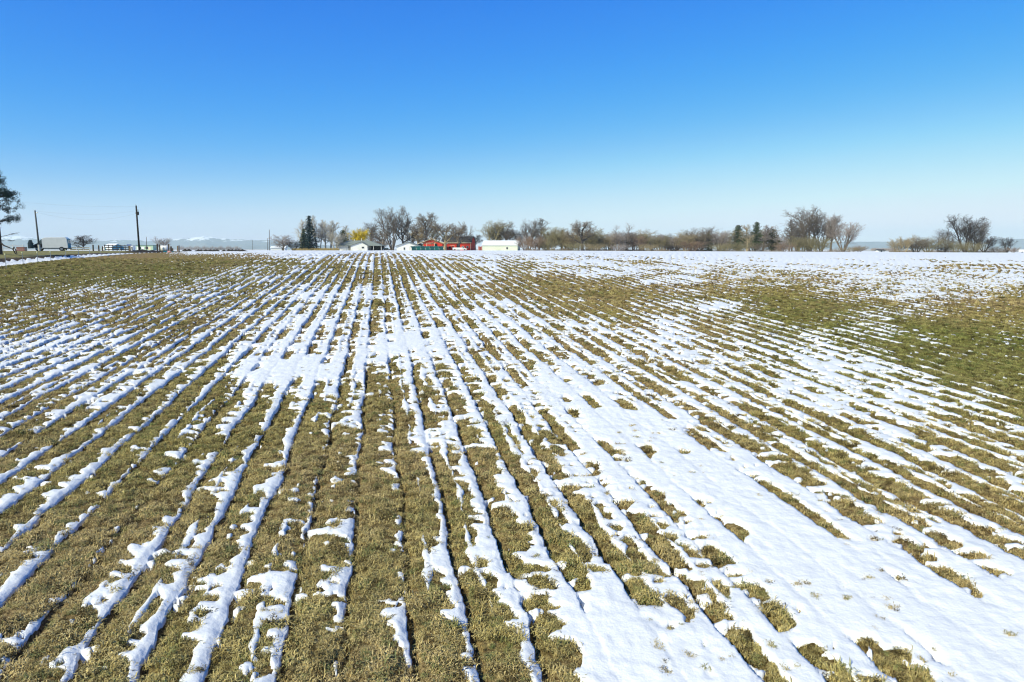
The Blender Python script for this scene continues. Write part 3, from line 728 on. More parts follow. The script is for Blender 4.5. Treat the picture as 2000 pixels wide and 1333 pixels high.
# windbreak, left to right
for px, top, w, kind, tone, seed, lab in [
 (1034, 428, 40, 'multi', 'grey', 4, 'tall thin grey tree behind the reddish thicket'),
 (1053, 427, 36, 'slim', 'grey', 5, 'tall slender grey tree at the right of the reddish thicket'),
 (1076, 444, 44, 'thick', 'olive', 1, 'olive bare tree just right of the reddish thicket'),
 (1096, 444, 40, 'round', 'olive', 3, 'rounded olive bare tree with a dark trunk near the thicket'),
 (1112, 447, 42, 'thick', 'tan', 3, 'tan bushy tree left of the tall dark-trunked tree'),
 (1137, 431, 50, 'vase', 'brown', 6, 'taller bare tree with a dark trunk and rounded top'),
 (1152, 446, 44, 'thick', 'olive', 4, 'olive bushy tree right behind the tall dark-trunked tree'),
 (1172, 458, 36, 'thick', 'tan', 5, 'low tan bushy tree with a dark foot'),
 (1188, 453, 38, 'thick', 'tan', 6, 'golden tan bushy tree in the left half of the windbreak'),
 (1195, 440, 28, 'thin', 'lav', 1, 'wispy thin pale tree rising above the tan bushes'),
 (1206, 456, 34, 'multi', 'lav', 5, 'ash grey bushy tree between two wispy tops'),
 (1223, 452, 42, 'round', 'grey', 9, 'grey bare tree with two dark trunks under a wispy top'),
 (1226, 436, 24, 'thin', 'lav', 2, 'highest wispy treetop in the low middle of the windbreak'),
 (1243, 460, 34, 'thick', 'red', 7, 'low pinkish brown bush right of the two dark trunks'),
 (1257, 458, 34, 'round', 'olive', 10, 'small olive tree with a black forked trunk'),
 (1274, 461, 36, 'multi', 'lav', 6, 'pale grey low tree right of the black forked trunk'),
 (1290, 457, 44, 'thick', 'olive', 8, 'rounded olive tree in the low gap of the windbreak'),
 (1310, 464, 40, 'round', 'lav', 11, 'low greyish tree above the dark undergrowth'),
 (1322, 462, 34, 'multi', 'lav', 8, 'faint grey tree left of the broad tan trees'),
 (1341, 450, 42, 'thick', 'tan', 9, 'broad tan tree, left of a pair at the middle of the windbreak'),
 (1364, 445, 46, 'thick', 'brown', 10, 'broad brownish tree just left of the narrow dark conifer'),
 (1389, 442, 34, 'thin', 'grey', 3, 'thin grey tree right of the narrow dark conifer'),
 (1403, 452, 34, 'multi', 'lav', 7, 'pale bare tree with light stems near the narrow conifer'),
 (1418, 450, 36, 'multi', 'tan', 9, 'pale tan tree with bright thin trunks before the green pine'),
 (1459, 440, 30, 'slim', 'tan', 6, 'slender tan tree between the two green conifers'),
 (1490, 441, 30, 'slim', 'lav', 7, 'slender grey tree right of the taller green conifer'),
 (1522, 441, 32, 'thin', 'lav', 4, 'thin lavender tree right of the olive conifer'),
 (1541, 428, 34, 'slim', 'grey', 8, 'slender bare tree left of the great bare tree'),
 (1556, 430, 40, 'multi', 'grey', 10, 'many-stemmed grey tree against the left of the great bare tree'),
 (1580, 401, 66, 'multi', 'grey', 11, 'great bare tree, highest at the right end of the windbreak'),
 (1603, 408, 52, 'fan', 'grey', 4, 'tall fan of grey stems right behind the great bare tree'),
 (1622, 421, 36, 'slim', 'lav', 9, 'slender leaning tree near the right end of the windbreak'),
 (1647, 421, 52, 'fan', 'lav', 5, 'fan-shaped bare tree, last one of the windbreak on the right')]:
    T(kind, px, top - 2, w * 1.15, 335 + (px * 7) % 23, tone, lab, seed=seed, group=G1, ptone='grey' if tone == 'lav' else ('dark' if px in (1137, 1223, 1257) else tone))
for px, top, w, kind, tone, seed, lab in [
 (1026, 456, 36, 'thick', 'red', 11, 'reddish brown thicket, left half, next to the pale green shed'),
 (1048, 457, 40, 'thick', 'red', 12, 'reddish brown thicket, right half, under the tall grey trees'),
 (1068, 468, 34, 'thick', 'olive', 5, 'olive undergrowth at the right foot of the reddish thicket'),
 (1124, 472, 40, 'brush', 'olive', 3, 'low brush around the foot of the tall dark-trunked tree'),
 (1160, 474, 44, 'brush', 'tan', 4, 'low tan brush right of the tall dark-trunked tree'),
 (1212, 475, 40, 'brush', 'lav', 5, 'low grey brush left of the two dark trunks'),
 (1264, 474, 44, 'brush', 'tan', 6, 'low pale brush under the black forked trunk'),
 (1316, 477, 42, 'brush', 'dark', 7, 'dark undergrowth left of the broad tan trees'),
 (1352, 470, 50, 'thick', 'red', 13, 'reddish undergrowth below the broad tan trees'),
 (1408, 474, 44, 'brush', 'olive', 8, 'olive undergrowth right of the narrow dark conifer'),
 (1445, 470, 46, 'brush', 'olive', 9, 'dark olive undergrowth below the bushy green pine'),
 (1484, 471, 40, 'brush', 'brown', 1, 'brown undergrowth below the taller green conifer'),
 (1530, 472, 42, 'brush', 'red', 2, 'reddish brush left of the great bare tree'),
 (1566, 455, 46, 'thick', 'olive', 6, 'olive growth around the foot of the great bare tree'),
 (1598, 462, 44, 'thick', 'olive', 7, 'olive brush right of the great bare tree'),
 (1664, 481, 44, 'brush', 'tan', 10, 'low tan brush right of the fan-shaped tree'),
 (1678, 478, 30, 'brush', 'red', 11, 'low reddish mound of brush left of the distant house'),
 (1752, 464, 44, 'thick', 'tan', 14, 'tan thicket at the left end of the right-hand row'),
 (1768, 457, 36, 'fan', 'tan', 6, 'wispy tan tree in the right-hand thicket'),
 (1789, 459, 40, 'thick', 'brown', 15, 'brown thicket in the middle of the right-hand row'),
 (1811, 462, 40, 'thick', 'olive', 16, 'olive thicket just left of the thin dark sapling'),
 (1842, 474, 44, 'brush', 'dark', 3, 'dark brush right of the thin dark sapling'),
 (1868, 468, 44, 'brush', 'olive', 12, 'dark olive brush at the left foot of the many-stemmed tree'),
 (1898, 471, 48, 'brush', 'olive', 13, 'dark olive brush at the right foot of the many-stemmed tree'),
 (1946, 480, 40, 'brush', 'brown', 14, 'low brown brush right of the small spreading tree'),
 (1979, 482, 20, 'brush', 'red', 4, 'small reddish bush near the white box at the right edge')]:
    T(kind, px, top, w, 312 + (px * 5) % 17, tone, lab, name='shrub', cat='shrub', seed=seed, group=G2)
for px, top, w, kind, tone, seed, lab in [
 (1383, 451, 24, 'full', 'needle', 4, 'narrow dark conifer in the middle of the windbreak'),
 (1440, 440, 34, 'open', 'needle', 5, 'bushy green pine, left of the two green conifers'),
 (1476, 434, 27, 'open', 'needle', 6, 'taller green conifer with a pointed top'),
 (1507, 447, 34, 'open', 'needleolive', 7, 'olive green conifer right of the pointed one')]:
    T(kind, px, top, w, 341 + seed, tone, lab, name='conifer', seed=seed, group='conifers among the windbreak', ptone='dark')
_r = random.Random(12)
for i, px in enumerate(range(1066, 1566, 17)):
    tree(('thick', 'round', 'multi')[i % 3], px + _r.uniform(-5, 5), _r.uniform(446, 463), _r.uniform(34, 48), 392 + _r.uniform(-12, 14), ('lav', 'tan', 'brown')[(i * 5 + i // 3) % 3],
         'pale bare tree in the back row of the windbreak, mostly hidden by nearer trees', seed=i, group='back row trees of the windbreak')
# right-hand row
T('thin', 1832, 445, 26, 325, 'grey', 'thin dark sapling standing clear of the right-hand brush', seed=5)
T('multi', 1885, 417, 70, 330, 'dark', 'large many-stemmed bare tree at the right of the field', seed=12)
T('fan', 1906, 424, 50, 333, 'grey', 'bare tree leaning right behind the large many-stemmed tree', seed=7)
T('fan', 1922, 453, 46, 322, 'dark', 'small dark spreading tree right of the many-stemmed tree', seed=8)
T('multi', 1967, 462, 28, 335, 'dark', 'small dark bare tree near the right edge before the mesa', seed=13)
T('round', 1846, 450, 40, 338, 'grey', 'bare grey tree left behind the many-stemmed tree', seed=9)

def undergrowth():
    rng = random.Random(31)
    for a, b, n, lab in ((1022, 1660, 5200, 'low tangled undergrowth along the foot of the windbreak'), (1736, 1966, 1900, 'low tangled undergrowth along the foot of the right-hand row')):
        S = Seg()
        for _ in range(n):
            px = rng.uniform(a, b); v = on_ground(px, rng.uniform(334, 352)); v.z -= .1
            h = rng.uniform(.7, 2.6) * (0.6 + 0.4 * math.sin(px * .13) * math.sin(px * .037 + 1)); e = Vector((rng.gauss(0, .35), rng.gauss(0, .3), 1)).normalized()
            S.limb([v, v + e * h * .5, v + e * h + rvec(rng) * .25], .05, .02)
        o = link('undergrowth', S.mesh('undergrowth', BK['brown'])); tag(o, lab, 'undergrowth', kind='stuff')
undergrowth()

# pine at the left edge of the photograph, half out of the frame
def left_pine():
    rng = random.Random(4); g = on_ground(0, 82); root = empty('pine_tree', g)
    tag(root, 'tall dark pine cut by the left edge of the picture', 'tree')
    top = at(-4, 316, 82) - g
    TR, CR, DB = Seg(), Seg(), Seg()
    tp = [Vector((0, 0, -.1)), Vector((.06, 0, 3)), Vector((-.05, 0, 6)), Vector((-.2, 0, 8.5)), Vector((-.5, 0, top.z))]
    TR.limb(tp, .26, .06, 7)
    def clump(c, r, n):
        for _ in range(n):
            p = c + rvec(rng) * r * rng.random() ** .5
            e = (rvec(rng) + Vector((0, 0, .25))).normalized(); sd = e.cross(rvec(rng)).normalized()
            CR.leaf(p, e, sd, rng.uniform(.11, .21), rng.uniform(.015, .036))
    for k in range(52):
        t = rng.uniform(.33, 1.0); z = top.z * t; a = rng.uniform(0, 2*math.pi)
        R = np.interp(t, [.3, .42, .55, .72, 1.0], [3.5, 3.7, 3.0, 1.9, .5]) * rng.uniform(.55, 1.0)
        d = Vector((math.cos(a), math.sin(a), rng.uniform(-.05, .28))).normalized(); p = Vector((-.1, 0, z)); pts = [p]
        for i in range(4): d = (d + rvec(rng)*.16).normalized(); p = p + d*R/4; pts.append(p)
        TR.limb(pts, .05, .012, 4)
        for j in range(9):
            s = rng.uniform(.35, 1.0) * 4; i = min(int(s), 3); q = pts[i].lerp(pts[i+1], s - i)
            q2 = q + rvec(rng) * .4; TR.limb([q, q2], .015, .006); clump(q2, rng.uniform(.2, .42), 40)
    # bare low limbs and the broken one that droops to the ground
    for (x, z, L, s) in ((0, 2.05, 2.5, 3), (0, 1.6, 2.2, 5)):
        p = Vector((.05, 0, z)); d = Vector((1, -.1, .05)).normalized(); pts = [p]
        for i in range(5): d = (d + rvec(rng)*.14).normalized(); p = p + d*L/5; pts.append(p)
        DB.limb(pts, .035, .01, 4)
        for j in range(26):
            q = pts[rng.randrange(1, 5)].lerp(pts[rng.randrange(2, 6)], rng.random()); e = rvec(rng); e.z = abs(e.z)*.3 - .2
            DB.limb([q, q + e*.3, q + e*.5 + rvec(rng)*.2], .012, .004)
    DB.limb([Vector((.1, 0, 1.5)), Vector((.6, -.1, 1.05)), Vector((1.3, -.2, .8)), Vector((1.8, -.3, .6)), Vector((2.05, -.3, .05))], .09, .06, 6)
    DB.limb([Vector((1.75, -.3, .62)), Vector((1.95, -.3, .85)), Vector((2.1, -.3, .55)), Vector((2.25, -.35, 0))], .09, .05, 6)
    for nm, S, mt in (('trunk', TR, 'dark'), ('crown', CR, 'needleblue'), ('dead_limbs', DB, 'dark')):
        link(nm, S.mesh(nm, BK[mt]), root)
left_pine()
#PART3
# ------------------------------------------------------------------ building materials
P_WHITE = paint('white_paint', (0.78, 0.77, 0.74), .06); P_CREAM = paint('cream_trim', (0.70, 0.60, 0.42), .1)
P_RED = paint('barn_red', (0.62, 0.045, 0.022), .25); P_ROOFG = paint('grey_green_shingle', (0.21, 0.235, 0.215), .2); P_ROOFD = paint('dark_shingle', (0.045, 0.042, 0.042), .45, 1.2)
P_STEEL = paint('white_steel_roof', (0.80, 0.81, 0.82), .04, rough=.5); P_LIME = paint('pale_green_steel', (0.66, 0.69, 0.55), .06); P_GLASS = paint('window_glass', (0.03, 0.035, 0.04), .3, rough=.08, spec=.5)
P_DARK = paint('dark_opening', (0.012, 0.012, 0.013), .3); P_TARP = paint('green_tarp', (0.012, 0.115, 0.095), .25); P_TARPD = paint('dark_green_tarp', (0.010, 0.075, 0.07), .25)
P_BLUE = paint('blue_siding_and_shade', (0.11, 0.30, 0.40), .1); P_WOOD = paint('weathered_wood', (0.085, 0.062, 0.045), .35); P_TIMBER = paint('brown_timber', (0.20, 0.13, 0.065), .3)  # the blue also serves as painted shade on the van's rear doors
P_RUBBER = paint('tyre_rubber', (0.018, 0.018, 0.018), .2); P_METAL = paint('grey_metal', (0.32, 0.33, 0.34), .15, rough=.4, metal=.6); P_VAN = paint('van_white', (0.74, 0.74, 0.71), .05, rough=.35, spec=.5)
P_GLASSB = paint('tinted_glass', (0.05, 0.085, 0.09), .2, rough=.08, spec=.5); P_BRICK = paint('rust_red', (0.24, 0.075, 0.04), .3); P_TEAL = paint('teal_plastic', (0.0, 0.19, 0.25), .15); P_PINK = paint('faded_pink', (0.62, 0.28, 0.26), .2)
P_SOIL = paint('dark_soil', (0.028, 0.023, 0.021), .5, 2.0); P_STRAW = paint('dry_straw', (0.34, 0.25, 0.10), .3); P_TINT = paint('pale_concrete', (0.55, 0.54, 0.5), .1); P_YEL = paint('post_cap', (0.80, 0.80, 0.45), .1)

P_POLED = paint('dark_pole', (0.030, 0.026, 0.025), .3); P_POLE = paint('weathered_pole', (0.085, 0.09, 0.095), .2)  # even near-black tone for the tall pole, dark grey for the leaning one
def site(name, px, Y, yaw, label, cat, group=None):
    g = on_ground(px, Y); o = empty(name, g, math.radians(yaw)); tag(o, label, cat, group); return o, Y / F * 0.997

def gable_along_x(mb, x0, x1, y0, y1, ze, zr, over=.0, th=.18):
    ym = (y0 + y1) / 2
    mb.poly([(x0,y0,ze),(x1,y0,ze),(x1,ym,zr),(x0,ym,zr),(x0,y1,ze),(x1,y1,ze), (x0,y0,ze-th),(x1,y0,ze-th),(x1,ym,zr-th),(x0,ym,zr-th),(x0,y1,ze-th),(x1,y1,ze-th)],
            [(0,1,2,3),(3,2,5,4),(6,9,8,7),(9,10,11,8),(0,6,7,1),(5,11,10,4),(0,3,9,6),(3,4,10,9),(1,7,8,2),(2,8,11,5)])
    return mb
def gable_along_y(mb, x0, x1, y0, y1, ze, zr, xm=None, th=.18):
    xm = (x0 + x1) / 2 if xm is None else xm
    mb.poly([(x0,y0,ze),(xm,y0,zr),(x1,y0,ze),(x0,y1,ze),(xm,y1,zr),(x1,y1,ze)] + [(x0,y0,ze-th),(xm,y0,zr-th),(x1,y0,ze-th),(x0,y1,ze-th),(xm,y1,zr-th),(x1,y1,ze-th)],
            [(0,1,4,3),(1,2,5,4),(6,9,10,7),(7,10,11,8),(0,6,7,1),(1,7,8,2),(3,4,10,9),(4,5,11,10),(0,3,9,6),(2,8,11,5)])
    return mb
def window(parent, x0, x1, z0, z1, y, name='window', frame=P_WHITE):
    w = MB(); t = .09
    w.box(x0, x0+t, y-.08, y+.02, z0, z1); w.box(x1-t, x1, y-.08, y+.02, z0, z1); w.box(x0+t, x1-t, y-.08, y+.02, z0, z0+t); w.box(x0+t, x1-t, y-.08, y+.02, z1-t, z1)
    f = w.build(name, frame, parent)
    MB().box(x0+t, x1-t, y-.045, y-.02, z0+t, z1-t).build('pane', P_GLASS, f)

def white_house():
    o, k = site('farmhouse', 705, 345, 0, 'low white farmhouse with grey-green hip roof and open carport', 'house')
    MB().box(-11.3, 4.4, -3.6, 3.6, -.3, 2.55).build('wall', P_WHITE, o)
    MB().poly([(-12.2,-4.6,2.5),(11.5,-4.6,2.5),(11.5,4.6,2.5),(-12.2,4.6,2.5),(-6.0,0,4.95),(4.3,0,5.05),(-12.2,-4.6,2.3),(11.5,-4.6,2.3),(11.5,4.6,2.3),(-12.2,4.6,2.3)],
              [(0,1,5,4),(1,2,5),(2,3,4,5),(3,0,4),(0,6,7,1),(1,7,8,2),(2,8,9,3),(3,9,6,0),(6,9,8,7)]).build('roof', P_ROOFG, o)
    MB().prism([(-3.55,-.3),(4.65,-.3),(4.65,2.5),(1.7,4.05),(-3.55,2.4)], -6.6, -3.62).build('gable_wall', P_WHITE, o)
    gable_along_y(MB(), -4.4, 5.5, -7.1, -.6, 2.32, 4.35, 1.7).build('gable_roof', P_ROOFG, o)
    w = MB().box(-5.3, -3.62, -3.72, -3.62, -.2, 2.25).build('door', P_DARK, o); MB().box(-4.72, -4.4, -3.8, -3.72, -.2, 2.25).build('door_post', P_WHITE, w)
    window(o, 1.9, 3.1, 1.05, 1.9, -6.6, frame=P_METAL)
    MB().box(4.45, 11.0, 3.0, 3.2, -.3, 2.3).build('carport_wall', P_WOOD, o)
    for x in (7.2, 11.0): MB().box(x-.1, x+.1, -4.3, -4.1, -.3, 2.3).build('carport_post', P_WHITE, o)
    for x, h in ((-3.0, 5.6), (.5, 6.0)): MB().tube([(x, -.2, 4.6), (x, -.2, h)], .16, 7).build('vent_pipe', P_WHITE, o)
    c, _ = site('parked_car', 754, 343, 15, 'dark car parked at the right side of the carport', 'car')
    MB().prism([(-2.1,.3),(2.1,.3),(2.15,.75),(1.3,.85),(.7,1.4),(-1.1,1.42),(-1.8,.9),(-2.15,.8)], -.85, .85).build('body', P_RUBBER, c, bevel=.04)
    MB().prism([(1.15,.88),(.66,1.34),(-1.05,1.36),(-1.6,.92)], -.88, .88).build('window', P_GLASSB, c)
    for x in (-1.35, 1.35):
        for y in (-.86, .86): MB().tube([(x, y-.1, .32), (x, y+.1, .32)], .32, 12).build('wheel', P_METAL, c)
def garage():
    o, k = site('garage', 799, 338, 0, 'white gable-front garage with grey roof left of the barns', 'garage')
    MB().prism([(-5.4,-.3),(5.2,-.3),(5.2,2.3),(0,4.0),(-5.4,2.3)], -4, 5).build('wall', P_WHITE, o)
    gable_along_y(MB(), -6.1, 5.9, -4.6, 5.4, 2.15, 4.35, 0).build('roof', P_ROOFG, o)
    MB().box(-2.6, 4.6, -4.14, -4.02, -.2, 2.05).build('overhead_door', P_STEEL, o)
    window(o, -2.1, -1.2, .3, 1.6, -4.18)
    h, _ = site('hoop_greenhouse', 833, 318, 24, 'low green tarp hoop house with white rounded end wall', 'greenhouse')
    R, Hh, n = 2.3, 2.05, 7
    arc = [(-R*math.cos(math.pi*i/12), Hh*math.sin(math.pi*i/12)) for i in range(13)]
    xs = np.linspace(-7.6, 7.6, n + 1)
    for i in range(n):
        m = MB(); x0, x1 = xs[i] + .03, xs[i+1] - .03; bulge = (0, .05, 0)
        V = [(x, a*(1 + b*.03), z*(1 + b*.03)) for x, b in ((x0, 0), ((x0+x1)/2, -1), (x1, 0)) for a, z in arc]
        m.poly(V, [(r*13 + j, r*13 + j+1, (r+1)*13 + j+1, (r+1)*13 + j) for r in range(2) for j in range(12)])
        m.build('cover_panel', P_TARP if i % 2 else P_TARPD, h, smooth=True)
    for i in range(n + 1):
        MB().tube([(xs[i], a*1.01, z*1.01) for a, z in arc], .06, 5).build('hoop', P_METAL, h)
    MB().prism([(a*.98, z*.98) for a, z in arc], -7.75, -7.62, 'x').build('end_wall', P_TINT, h)
def barns():
    o, k = site('low_red_barn', 845, 365, 0, 'low red barn with pale roof edge behind the green hoop house', 'barn')
    MB().prism([(-4.6,-.3),(5.6,-.3),(5.6,3.9),(.4,5.9),(-4.6,3.9)], -4.5, 5).build('wall', P_RED, o)
    gable_along_y(MB(), -7.2, 7.6, -5.2, 5.6, 3.6, 6.25, .4, .16).build('roof', P_STEEL, o)
    MB().prism([(-7.2,3.35),(.4,6.02),(7.6,3.35),(7.6,3.65),(.4,6.32),(-7.2,3.65)], -5.34, -5.21).build('barge_board', P_CREAM, o)
    MB().box(-4.6, 2.4, -4.66, -4.52, 3.75, 3.98).build('trim_board', P_CREAM, o)
    for x in (-4.45, -2.5, 1.5): MB().box(x-.12, x+.12, -4.66, -4.52, -.3, 3.74).build('trim_post', P_CREAM, o)
    MB().box(1.7, 3.0, -4.64, -4.52, 2.2, 3.6).build('hay_door', P_DARK, o)
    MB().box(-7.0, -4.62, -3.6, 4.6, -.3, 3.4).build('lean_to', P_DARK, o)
    b, _ = site('gambrel_barn', 899, 376, -10, 'red gambrel barn with black shingle roof and pale eave trim', 'barn')
    D = 4.6
    prof_ = [(-D,-.3),(D,-.3),(D,4.3),(3.6,6.0),(0,7.5),(-3.6,6.0),(-D,4.3)]
    MB().prism([(p[0]*.97, p[1] if p[1] < 4 else p[1]-.15) for p in prof_], -9, 7.2, 'x').build('wall', P_RED, b)
    rp = [(-D-.35,4.1),(-3.6,6.05),(0,7.65),(3.6,6.05),(D+.35,4.1)]
    m = MB(); th = .14
    V = [(x, a, z + t) for x in (-9.4, 7.6) for t in (0, -th) for a, z in rp]
    m.poly(V, [(i, i+1, 10+i+1, 10+i) for i in range(4)] + [(5+i, 15+i, 15+i+1, 5+i+1) for i in range(4)] + [(0,10,15,5),(4,9,19,14)] + [(i,5+i,5+i+1,i+1) for i in range(4)] + [(10+i,10+i+1,15+i+1,15+i) for i in range(4)])
    m.build('roof', P_ROOFD, b)
    MB().box(-9.2, 7.4, -D-.5, -D-.36, 3.92, 4.2).build('eave_trim', P_CREAM, b)
    for x in (-7.0, 6.9): MB().box(x-.12, x+.12, -D+.02, -D+.12, -.3, 3.9).build('corner_board', P_CREAM, b)
    MB().box(-.9, .9, -D-.02, -D+.1, 0, 3.3).build('barn_door', P_DARK, b)
    for x in (-4.6, -3.0): MB().box(x-.55, x+.55, -D-.02, -D+.1, 1.1, 2.2).build('window', P_GLASS, b)
    MB().tube([(-5.8, -6.4, -.2), (-5.8, -6.4, 2.2), (-1.6, -6.4, 2.7), (-1.6, -6.4, -.2)], .11, 5).build('gate_frame', P_CREAM, b)
    for x0 in (2.0,): window(b, x0, x0+1.2, 1.2, 2.4, -D)
    window(b, 4.6, 5.6, 1.2, 2.4, -D)
    # white pickup with a box bed
    p, _ = site('box_truck', 897, 346, 4, 'white flat-sided truck parked in front of the gambrel barn', 'truck')
    MB().box(-3.3, 1.5, -1.0, 1.0, .45, 1.5).build('bed', P_WHITE, p, bevel=.04)
    MB().prism([(1.55,.4),(3.7,.4),(3.75,1.0),(2.9,1.15),(2.5,1.75),(1.6,1.78)], -.95, .95).build('cab', P_VAN, p, bevel=.05)
    MB().prism([(2.72,1.2),(2.45,1.66),(1.8,1.68),(1.8,1.2)], -.98, .98).build('window', P_GLASSB, p)
    for x in (-2.2, 2.7):
        for y in (-.95, .95): MB().tube([(x, y-.1, .36), (x, y+.1, .36)], .38, 12).build('wheel', P_RUBBER, p)
    s, _ = site('red_hay_rake', 938, 352, -8, 'small red slatted shed beside the pale green building', 'shed')
    s.name = 'slatted_shed'
    for x in (-1.15, 1.15): MB().box(x-.08, x+.08, -.08, .08, -.3, 2.7).build('post', P_WHITE, s)
    for i in range(6): MB().box(-1.05 + i*.38, -.82 + i*.38, -.05, .05, -.1, 2.2 + .25*math.sin(i*1.7)).build('slat', P_BRICK if i % 2 else P_PINK, s)
    MB().box(-1.2, 1.2, .1, 2.0, -.3, 1.9).build('back_wall', P_RED, s)
    g, _ = site('green_shed', 980, 340, -9, 'long pale green steel shed with white roof right of the barns', 'shed')
    MB().box(-9.0, 8.5, -4.2, 4.2, -.3, 2.6).build('wall', P_LIME, g)
    for x in (-9.0, 8.35): MB().prism([(-4.2,2.6),(4.2,2.6),(0,4.75)], x, x+.15, 'x').build('gable_end', P_LIME, g)
    gable_along_x(MB(), -9.2, 8.7, -4.6, 4.6, 2.65, 4.95).build('roof', P_STEEL, g)
    MB().box(-9.1, 8.6, -4.32, -4.22, -.3, -.02).build('plinth', P_TINT, g)
    window(g, 2.9, 3.9, .5, 1.75, -4.2)
    MB().box(8.51, 8.6, -1.6, 1.6, -.2, 2.4).build('side_door', P_LIME, g)
    u, _ = site('utility_box', 641, 338, 0, 'small grey box on the snow left of the white farmhouse', 'box')
    MB().box(-.9, .9, -.5, .5, -.2, .75).build('cabinet', P_TINT, u); MB().box(-.95, .95, -.55, .55, .76, .86).build('lid', P_METAL, u)
    q, _ = site('white_shed', 545, 420, 5, 'low white shed with snowy roof left of the lone greyish tree', 'shed')
    MB().box(-4.2, 4.2, -2.2, 2.2, -.5, 1.6).build('wall', P_WHITE, q); gable_along_x(MB(), -4.6, 4.6, -2.6, 2.6, 1.65, 2.6).build('roof', P_STEEL, q)
    MB().box(2.2, 3.2, -2.28, -2.21, 0, 1.3).build('door', P_DARK, q)
    rh, _ = site('distant_house', 1718, 430, 0, 'tiny white house with dark roof on the right skyline', 'house')
    MB().box(-1.6, 2.2, -2, 2, -.5, 1.0).build('wall', P_WHITE, rh); gable_along_x(MB(), -2.0, 2.5, -2.5, 2.5, 1.0, 1.7).build('roof', P_ROOFD, rh); MB().box(-.4, .4, -2.1, -2.01, 0, .8).build('door', P_DARK, rh)
    wb, _ = site('white_trailer', 1996, 370, 0, 'small white trailer at the right edge of the picture', 'trailer')
    MB().box(-1.2, 1.6, -.9, .9, .35, 1.7).build('body', P_WHITE, wb, bevel=.06)
    for x in (-.5, .7): MB().tube([(x, -.95, .25), (x, -.75, .25)], .3, 10).build('wheel', P_RUBBER, wb)
    lg, _ = site('fallen_log', 1230, 300, 8, 'dark fallen log lying on the snow before the windbreak', 'log')
    MB().tube([(-1.4, 0, .1), (-.4, .1, .2), (.6, 0, .22), (1.5, .1, .08)], [.1, .2, .18, .06], 7).build('stem', P_SOIL, lg, smooth=True)
    MB().tube([(.2, 0, .2), (.6, -.3, .5), (.8, -.4, .55)], [.08, .05, .03], 5).build('branch', P_SOIL, lg)
white_house(); garage(); barns()

# dry grass strip left of the house
def straw():
    rng = random.Random(9); S = Seg()
    for _ in range(2600):
        px = rng.uniform(572, 662); v = on_ground(px, rng.uniform(330, 338)); e = Vector((rng.gauss(0, .25), rng.gauss(0, .25), 1)).normalized()
        S.leaf(v, e, Vector((1, 0, 0)), rng.uniform(.7, 1.6), .06)
    tag(link('dry_grass', S.mesh('dry_grass', P_STRAW)), 'strip of tall dry straw-coloured grass below the aspen grove', 'grass', kind='stuff')
straw()

# ------------------------------------------------------------------ left: van, poles, posts, far sheds
def van():
    o, _ = site('cargo_van', 101, 120, 21, 'white high-roof cargo van with its front door open, by a pole', 'van')
    o.location.z = at(100, 490.5, 120).z
    L0, L1, W = -2.9, 2.7, 1.0
    pts = [(-2.55,.45),(-2.62,.95),(-1.95,1.2),(-1.45,1.72),(-1.05,2.12),(-.6,2.3),(2.35,2.36),(2.62,2.15),(2.72,1.1),(2.72,.42),(2.1,.38),(-1.2,.38)]
    b = MB().prism(pts, -W, W); b.build('body', P_VAN, o, bevel=.07, smooth=False)
    MB().prism([(-1.9,1.25),(-1.42,1.74),(-1.12,2.02),(-1.12,1.25)], -W-.012, -W+.02).build('side_window', P_GLASSB, o)
    MB().prism([(-2.35,.55),(-1.1,.55),(-1.1,1.24),(-1.85,1.24),(-2.35,1.05)], -W-.016, -W+.02).build('door_opening', P_DARK, o)
    d = MB().prism([(0,.42),(1.1,.42),(1.1,1.25),(.75,1.85),(.2,1.85),(0,1.2)], -.05, .05).build('front_door', P_GLASSB, o)
    d.location = (-2.4, -W-.02, 0); d.rotation_euler = (0, 0, math.radians(-118))
    wd = MB().prism([(.1,1.22),(.98,1.22),(.7,1.75),(.26,1.75)], -.06, .06).build('door_glass', P_GLASSB, d)
    MB().prism([(-1.93,1.235),(-1.46,1.735),(-1.42,1.715),(-1.88,1.215)], -.85, .85).build('windscreen', P_GLASSB, o)
    for i, y in enumerate((-.5, .5)):
        r = MB().box(2.725, 2.77, y-.46, y+.46, .5, 2.05).build('rear_door', P_BLUE, o)  # shade of the white van's rear end painted in as blue
        MB().box(2.772, 2.785, y-.34, y+.34, 1.3, 1.9).build('rear_window', P_GLASS, r)
    MB().box(2.7, 2.85, -.95, .95, .34, .5).build('bumper', P_RUBBER, o)
    MB().box(-1.0, 2.68, -W-.03, -W+.02, .36, .52).build('sill', P_RUBBER, o)
    for x in (-1.75, 1.75):
        for y in (-W+.02, W-.02):
            w = MB().tube([(x, y-.12, .34), (x, y+.12, .34)], .36, 16).build('wheel', P_RUBBER, o)
            MB().tube([(x, y-.135, .34), (x, y+.135, .34)], .2, 12).build('rim', P_METAL, w)
    MB().tube([(-2.3, -W-.1, 1.25), (-2.35, -W-.3, 1.3)], .05, 6).build('mirror', P_RUBBER, o)
van()
